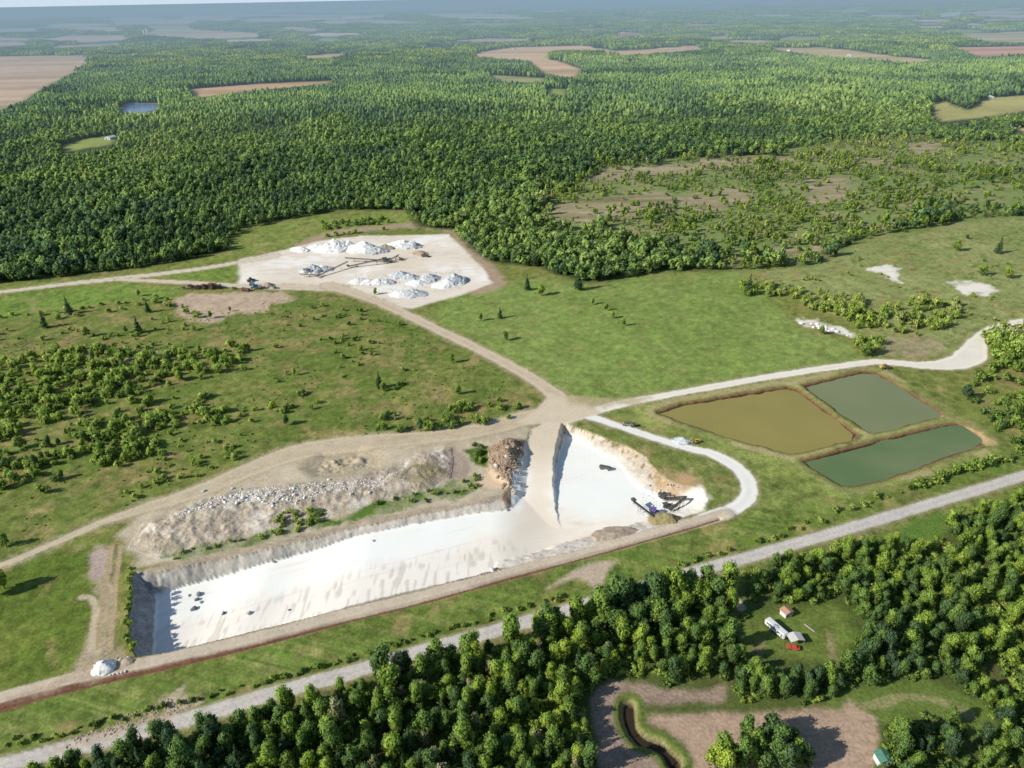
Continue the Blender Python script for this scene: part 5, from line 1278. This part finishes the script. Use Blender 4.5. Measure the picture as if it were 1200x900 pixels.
for p, s, ty, lb in [((221, 698), .9, "g", "small grey boulder left of the dark cluster on the quarry floor"), ((233, 697), 1.6, "d", "topmost dark boulder of the cluster on the quarry floor"), ((231, 703), 1.2, "d", "middle dark boulder of the cluster on the quarry floor"), ((235, 706), 1.0, "g", "grey boulder at the right of the dark cluster on the quarry floor"), ((227, 714), 1.7, "d", "lowest dark boulder of the cluster on the quarry floor"),
    ((262, 719), 1.1, "d", "small dark boulder right of the cluster on the quarry floor"), ((292, 719), 1.4, "g", "squarish grey boulder by the ripped quarry floor"), ((321, 659), 1.0, "d", "dark boulder near the back wall of the quarry"), ((437, 634), .9, "g", "grey stone near the back wall halfway along the quarry"), ((594, 598), 1.1, "g", "grey stone at the foot of the causeway"),
    ((577, 669), 1.8, "w", "large white block on the near rim of the quarry"), ((581, 667), 1.2, "d", "dark stone beside the large white block on the rim"), ((339, 715), .7, "d", "tiny dark stone on the ripped quarry floor")]:
    boulder(p, s*.8, ty, lb)
for k in range(9): boulder((142+nr.uniform(-6, 10), 775+nr.uniform(-5, 5)), nr.uniform(.3, .65), nr.choice("wgt"), "rough stone lying around the quarry's lower corner", "stones around the quarry's lower corner")
for k in range(5): boulder((129+k*4.5, 792-k*1.2), .45, "w", "white stone in the short row beside the berm road", "white stones beside the berm road")
line_ = [(238, 590), (258, 583), (275, 581), (292, 579), (305, 577), (320, 585), (335, 590), (345, 577), (300, 582), (368, 570), (410, 572), (292, 575)]
for k in range(85):
    q = line_[nr.randrange(len(line_))]; boulder((q[0]+nr.gauss(0, 14), q[1]+nr.gauss(0, 4.5)+3), nr.choice([nr.uniform(.3, .6), nr.uniform(.5, 1.0)]), "w" if nr.random() < .75 else "g", "pale limestone block on top of the spoil heap", "limestone blocks on the spoil heap")
for k in range(34):
    boulder((nr.uniform(576, 614), nr.uniform(520, 580)), nr.uniform(.4, 1.3), "t" if nr.random() < .85 else "g", "brown rock on the broken slope by the causeway", "brown rocks on the broken slope by the causeway")
for k in range(20):
    boulder((nr.uniform(752, 800), nr.uniform(566, 600)), nr.uniform(.3, .8), nr.choice("dgw"), "loose rock by the quarry plant", "loose rocks by the quarry plant")
for k in range(14):
    t_ = nr.random(); boulder((940+55*t_+nr.uniform(-3, 3), 378+14*t_+nr.uniform(-3, 3)), nr.uniform(.8, 1.8), "w", "white stone in the pale strip at the meadow's end", "white stones at the meadow's end")
def rubble(name, P, n, s0, s1, ty):
    W_ = WL(P); lo = W_.min(0); hi = W_.max(0); x = RNG.uniform(lo[0], hi[0], n*6); y = RNG.uniform(lo[1], hi[1], n*6); k = np.nonzero(sd_poly(x, y, W_, 5) > 0)[0][:n]
    nm = "lib_"+name; lib(nm, RK[ty]); r = rows_(x[k], y[k], s0, s1, 5, (.6, 1.0)); scatter_object(name, r, nm)
rubble("spoil_rubble", RUB, 800, .12, .5, "w"); rubble("brown_rubble", SPOIL2, 500, .2, .7, "t"); rubble("yard_rubble", [(410, 320), (540, 316), (545, 335), (490, 350), (420, 336)], 500, .2, .6, "g")
rubble("basin_rubble", [(757, 560), (800, 566), (812, 596), (760, 606), (745, 590)], 220, .1, .3, "g"); rubble("ditch_side_rubble", [(70, 880), (100, 858), (190, 820), (235, 815), (225, 830), (150, 856)], 240, .15, .5, "t")

# ---- farmsteads far off
def farm(px_, py_, n, label, w=9, roof=None, rz=0.0):
    shed("farmhouse", at(px_, py_), rz, w, w*1.5, 3.6, M_WHITE, roof or M_RUST, label, "house")
for p, lb, w_, rf in [((925, 60), "white farmhouse among trees left of the tan field", 12, M_WHITE), ((995, 66), "pale farm building on the long tan field's edge", 14, M_WHITE), ((1033, 60), "white roofed house right of the pale farm building", 12, M_TARP), ((1137, 117), "grey roofed house above the green clearing on the right", 14, M_GREY), ((1050, 24), "white barn far off on the right", 30, M_WHITE), ((1092, 38), "pair of white sheds far off on the right", 18, M_WHITE),
    ((1160, 115), "white house at the pale corner of the right clearing", 10, M_WHITE), ((186, 107), "small house in the trees behind the woodland pond", 10, M_TARP), ((130, 163), "low white roofed house on the bright clearing at the left", 11, M_WHITE), ((163, 40), "white barn beside the two towers", 24, M_WHITE), ((186, 34), "white barn right of the two towers", 22, M_WHITE), ((155, 45), "farmhouse below the two towers", 20, M_WHITE), ((603, 58), "dark barn on the tan field", 14, M_RUST), ((766, 54), "white shed on the field edge", 14, M_WHITE), ((780, 52), "second white shed on the field edge", 12, M_WHITE), ((730, 39), "reddish shed on the small far field", 16, M_ORANGE), ((1187, 153), "low shed at the right edge of the forest", 10, M_TARP), ((1102, 44), "white farm building by the mixed fields", 18, M_WHITE)]:
    shed("farmhouse" if "house" in lb else "barn", at(*p), nr.uniform(-.5, .5), w_, w_*1.4, w_*.32, M_WHITE, rf, lb, "house" if "house" in lb else "barn")
for p, lb in [((170, 42), "left white silo of the far farm"), ((173, 40), "right white silo of the far farm")]:
    o = thing("silo", at(*p), 0, lb, "silo"); MB().bar((0, 0, 0), (0, 0, 36), 7, n=20).build("tank", M_WHITE, o); MB().bar((0, 0, 36), (0, 0, 40), 7, 1.0, n=20).build("roof", M_GREY, o)
# ------------------------------------------------------------------ light, sky, haze
SUN_EL, SUN_B = R(31), R(20)
sdir = Vector((-math.cos(SUN_EL)*math.cos(SUN_B), -math.cos(SUN_EL)*math.sin(SUN_B), math.sin(SUN_EL)))   # toward the sun
sd = bpy.data.lights.new("sun", 'SUN'); sd.energy = 5.0; sd.angle = R(.55); sd.color = (1, .95, .87)
so = bpy.data.objects.new("sun", sd); COL.objects.link(so); so.rotation_euler = sdir.to_track_quat('Z', 'Y').to_euler()
wd = bpy.data.worlds.new("World"); SC.world = wd; wd.use_nodes = True
wt = wd.node_tree; bg = wt.nodes["Background"]; sky = wt.nodes.new("ShaderNodeTexSky"); sky.sky_type = 'NISHITA'; sky.sun_disc = False
sky.sun_elevation = SUN_EL; sky.sun_rotation = math.atan2(sdir.x, sdir.y); sky.air_density = 1.0; sky.dust_density = .3; sky.ozone_density = 2.0; sky.altitude = 200
tc = wt.nodes.new("ShaderNodeTexCoord"); sx = wt.nodes.new("ShaderNodeSeparateXYZ"); wt.links.new(tc.outputs["Generated"], sx.inputs[0])
mr = wt.nodes.new("ShaderNodeMapRange"); mr.inputs[1].default_value = 0.0; mr.inputs[2].default_value = .16; mr.inputs[3].default_value = 1; mr.inputs[4].default_value = 0; wt.links.new(sx.outputs[2], mr.inputs[0])
mxs = wt.nodes.new("ShaderNodeMix"); mxs.data_type = 'RGBA'; wt.links.new(mr.outputs[0], mxs.inputs[0]); wt.links.new(sky.outputs[0], mxs.inputs[6]); mxs.inputs[7].default_value = (5.6, 6.8, 7.9, 1)
wt.links.new(mxs.outputs[2], bg.inputs[0]); bg.inputs[1].default_value = .11
# the haze layer: wedge over the far land, its own glow replaces scattered light
prof_ = [(560, -14), (560, -3), (1400, 22), (3200, 62), (170000, 62), (170000, -14)]; n_ = len(prof_)
me = bpy.data.meshes.new("haze"); me.from_pydata([(sx_*200000, p[0], p[1]) for sx_ in (-1, 1) for p in prof_], [], [tuple(range(n_)), tuple(range(2*n_-1, n_-1, -1))]+[(i, i+n_, (i+1) % n_+n_, (i+1) % n_) for i in range(n_)])
bm = bmesh.new(); bm.from_mesh(me); bmesh.ops.recalc_face_normals(bm, faces=bm.faces); bm.to_mesh(me); bm.free()
hm = bpy.data.materials.new("haze"); hm.use_nodes = True; ht = hm.node_tree; ht.nodes.clear()
ho_ = ht.nodes.new("ShaderNodeOutputMaterial"); ab = ht.nodes.new("ShaderNodeVolumeAbsorption"); em = ht.nodes.new("ShaderNodeEmission"); ad = ht.nodes.new("ShaderNodeAddShader")
HD = 1/1500.0
ab.inputs["Color"].default_value = (0, 0, 0, 1); ab.inputs["Density"].default_value = HD
em.inputs["Color"].default_value = (*[float(v) for v in alb((138, 164, 182))], 1); em.inputs["Strength"].default_value = HD
ht.links.new(ab.outputs[0], ad.inputs[0]); ht.links.new(em.outputs[0], ad.inputs[1]); ht.links.new(ad.outputs[0], ho_.inputs["Volume"])
me.materials.append(hm); o = bpy.data.objects.new("haze", me); COL.objects.link(o); tag(o, kind="stuff")
SC.view_settings.view_transform = 'Standard'; SC.view_settings.look = 'None'; SC.view_settings.exposure = 0; SC.view_settings.gamma = 1
SC.cycles.max_bounces = 5; SC.cycles.diffuse_bounces = 2; SC.cycles.glossy_bounces = 2; SC.cycles.transparent_max_bounces = 8; SC.cycles.transmission_bounces = 2
SC.cycles.filter_width = 1.6
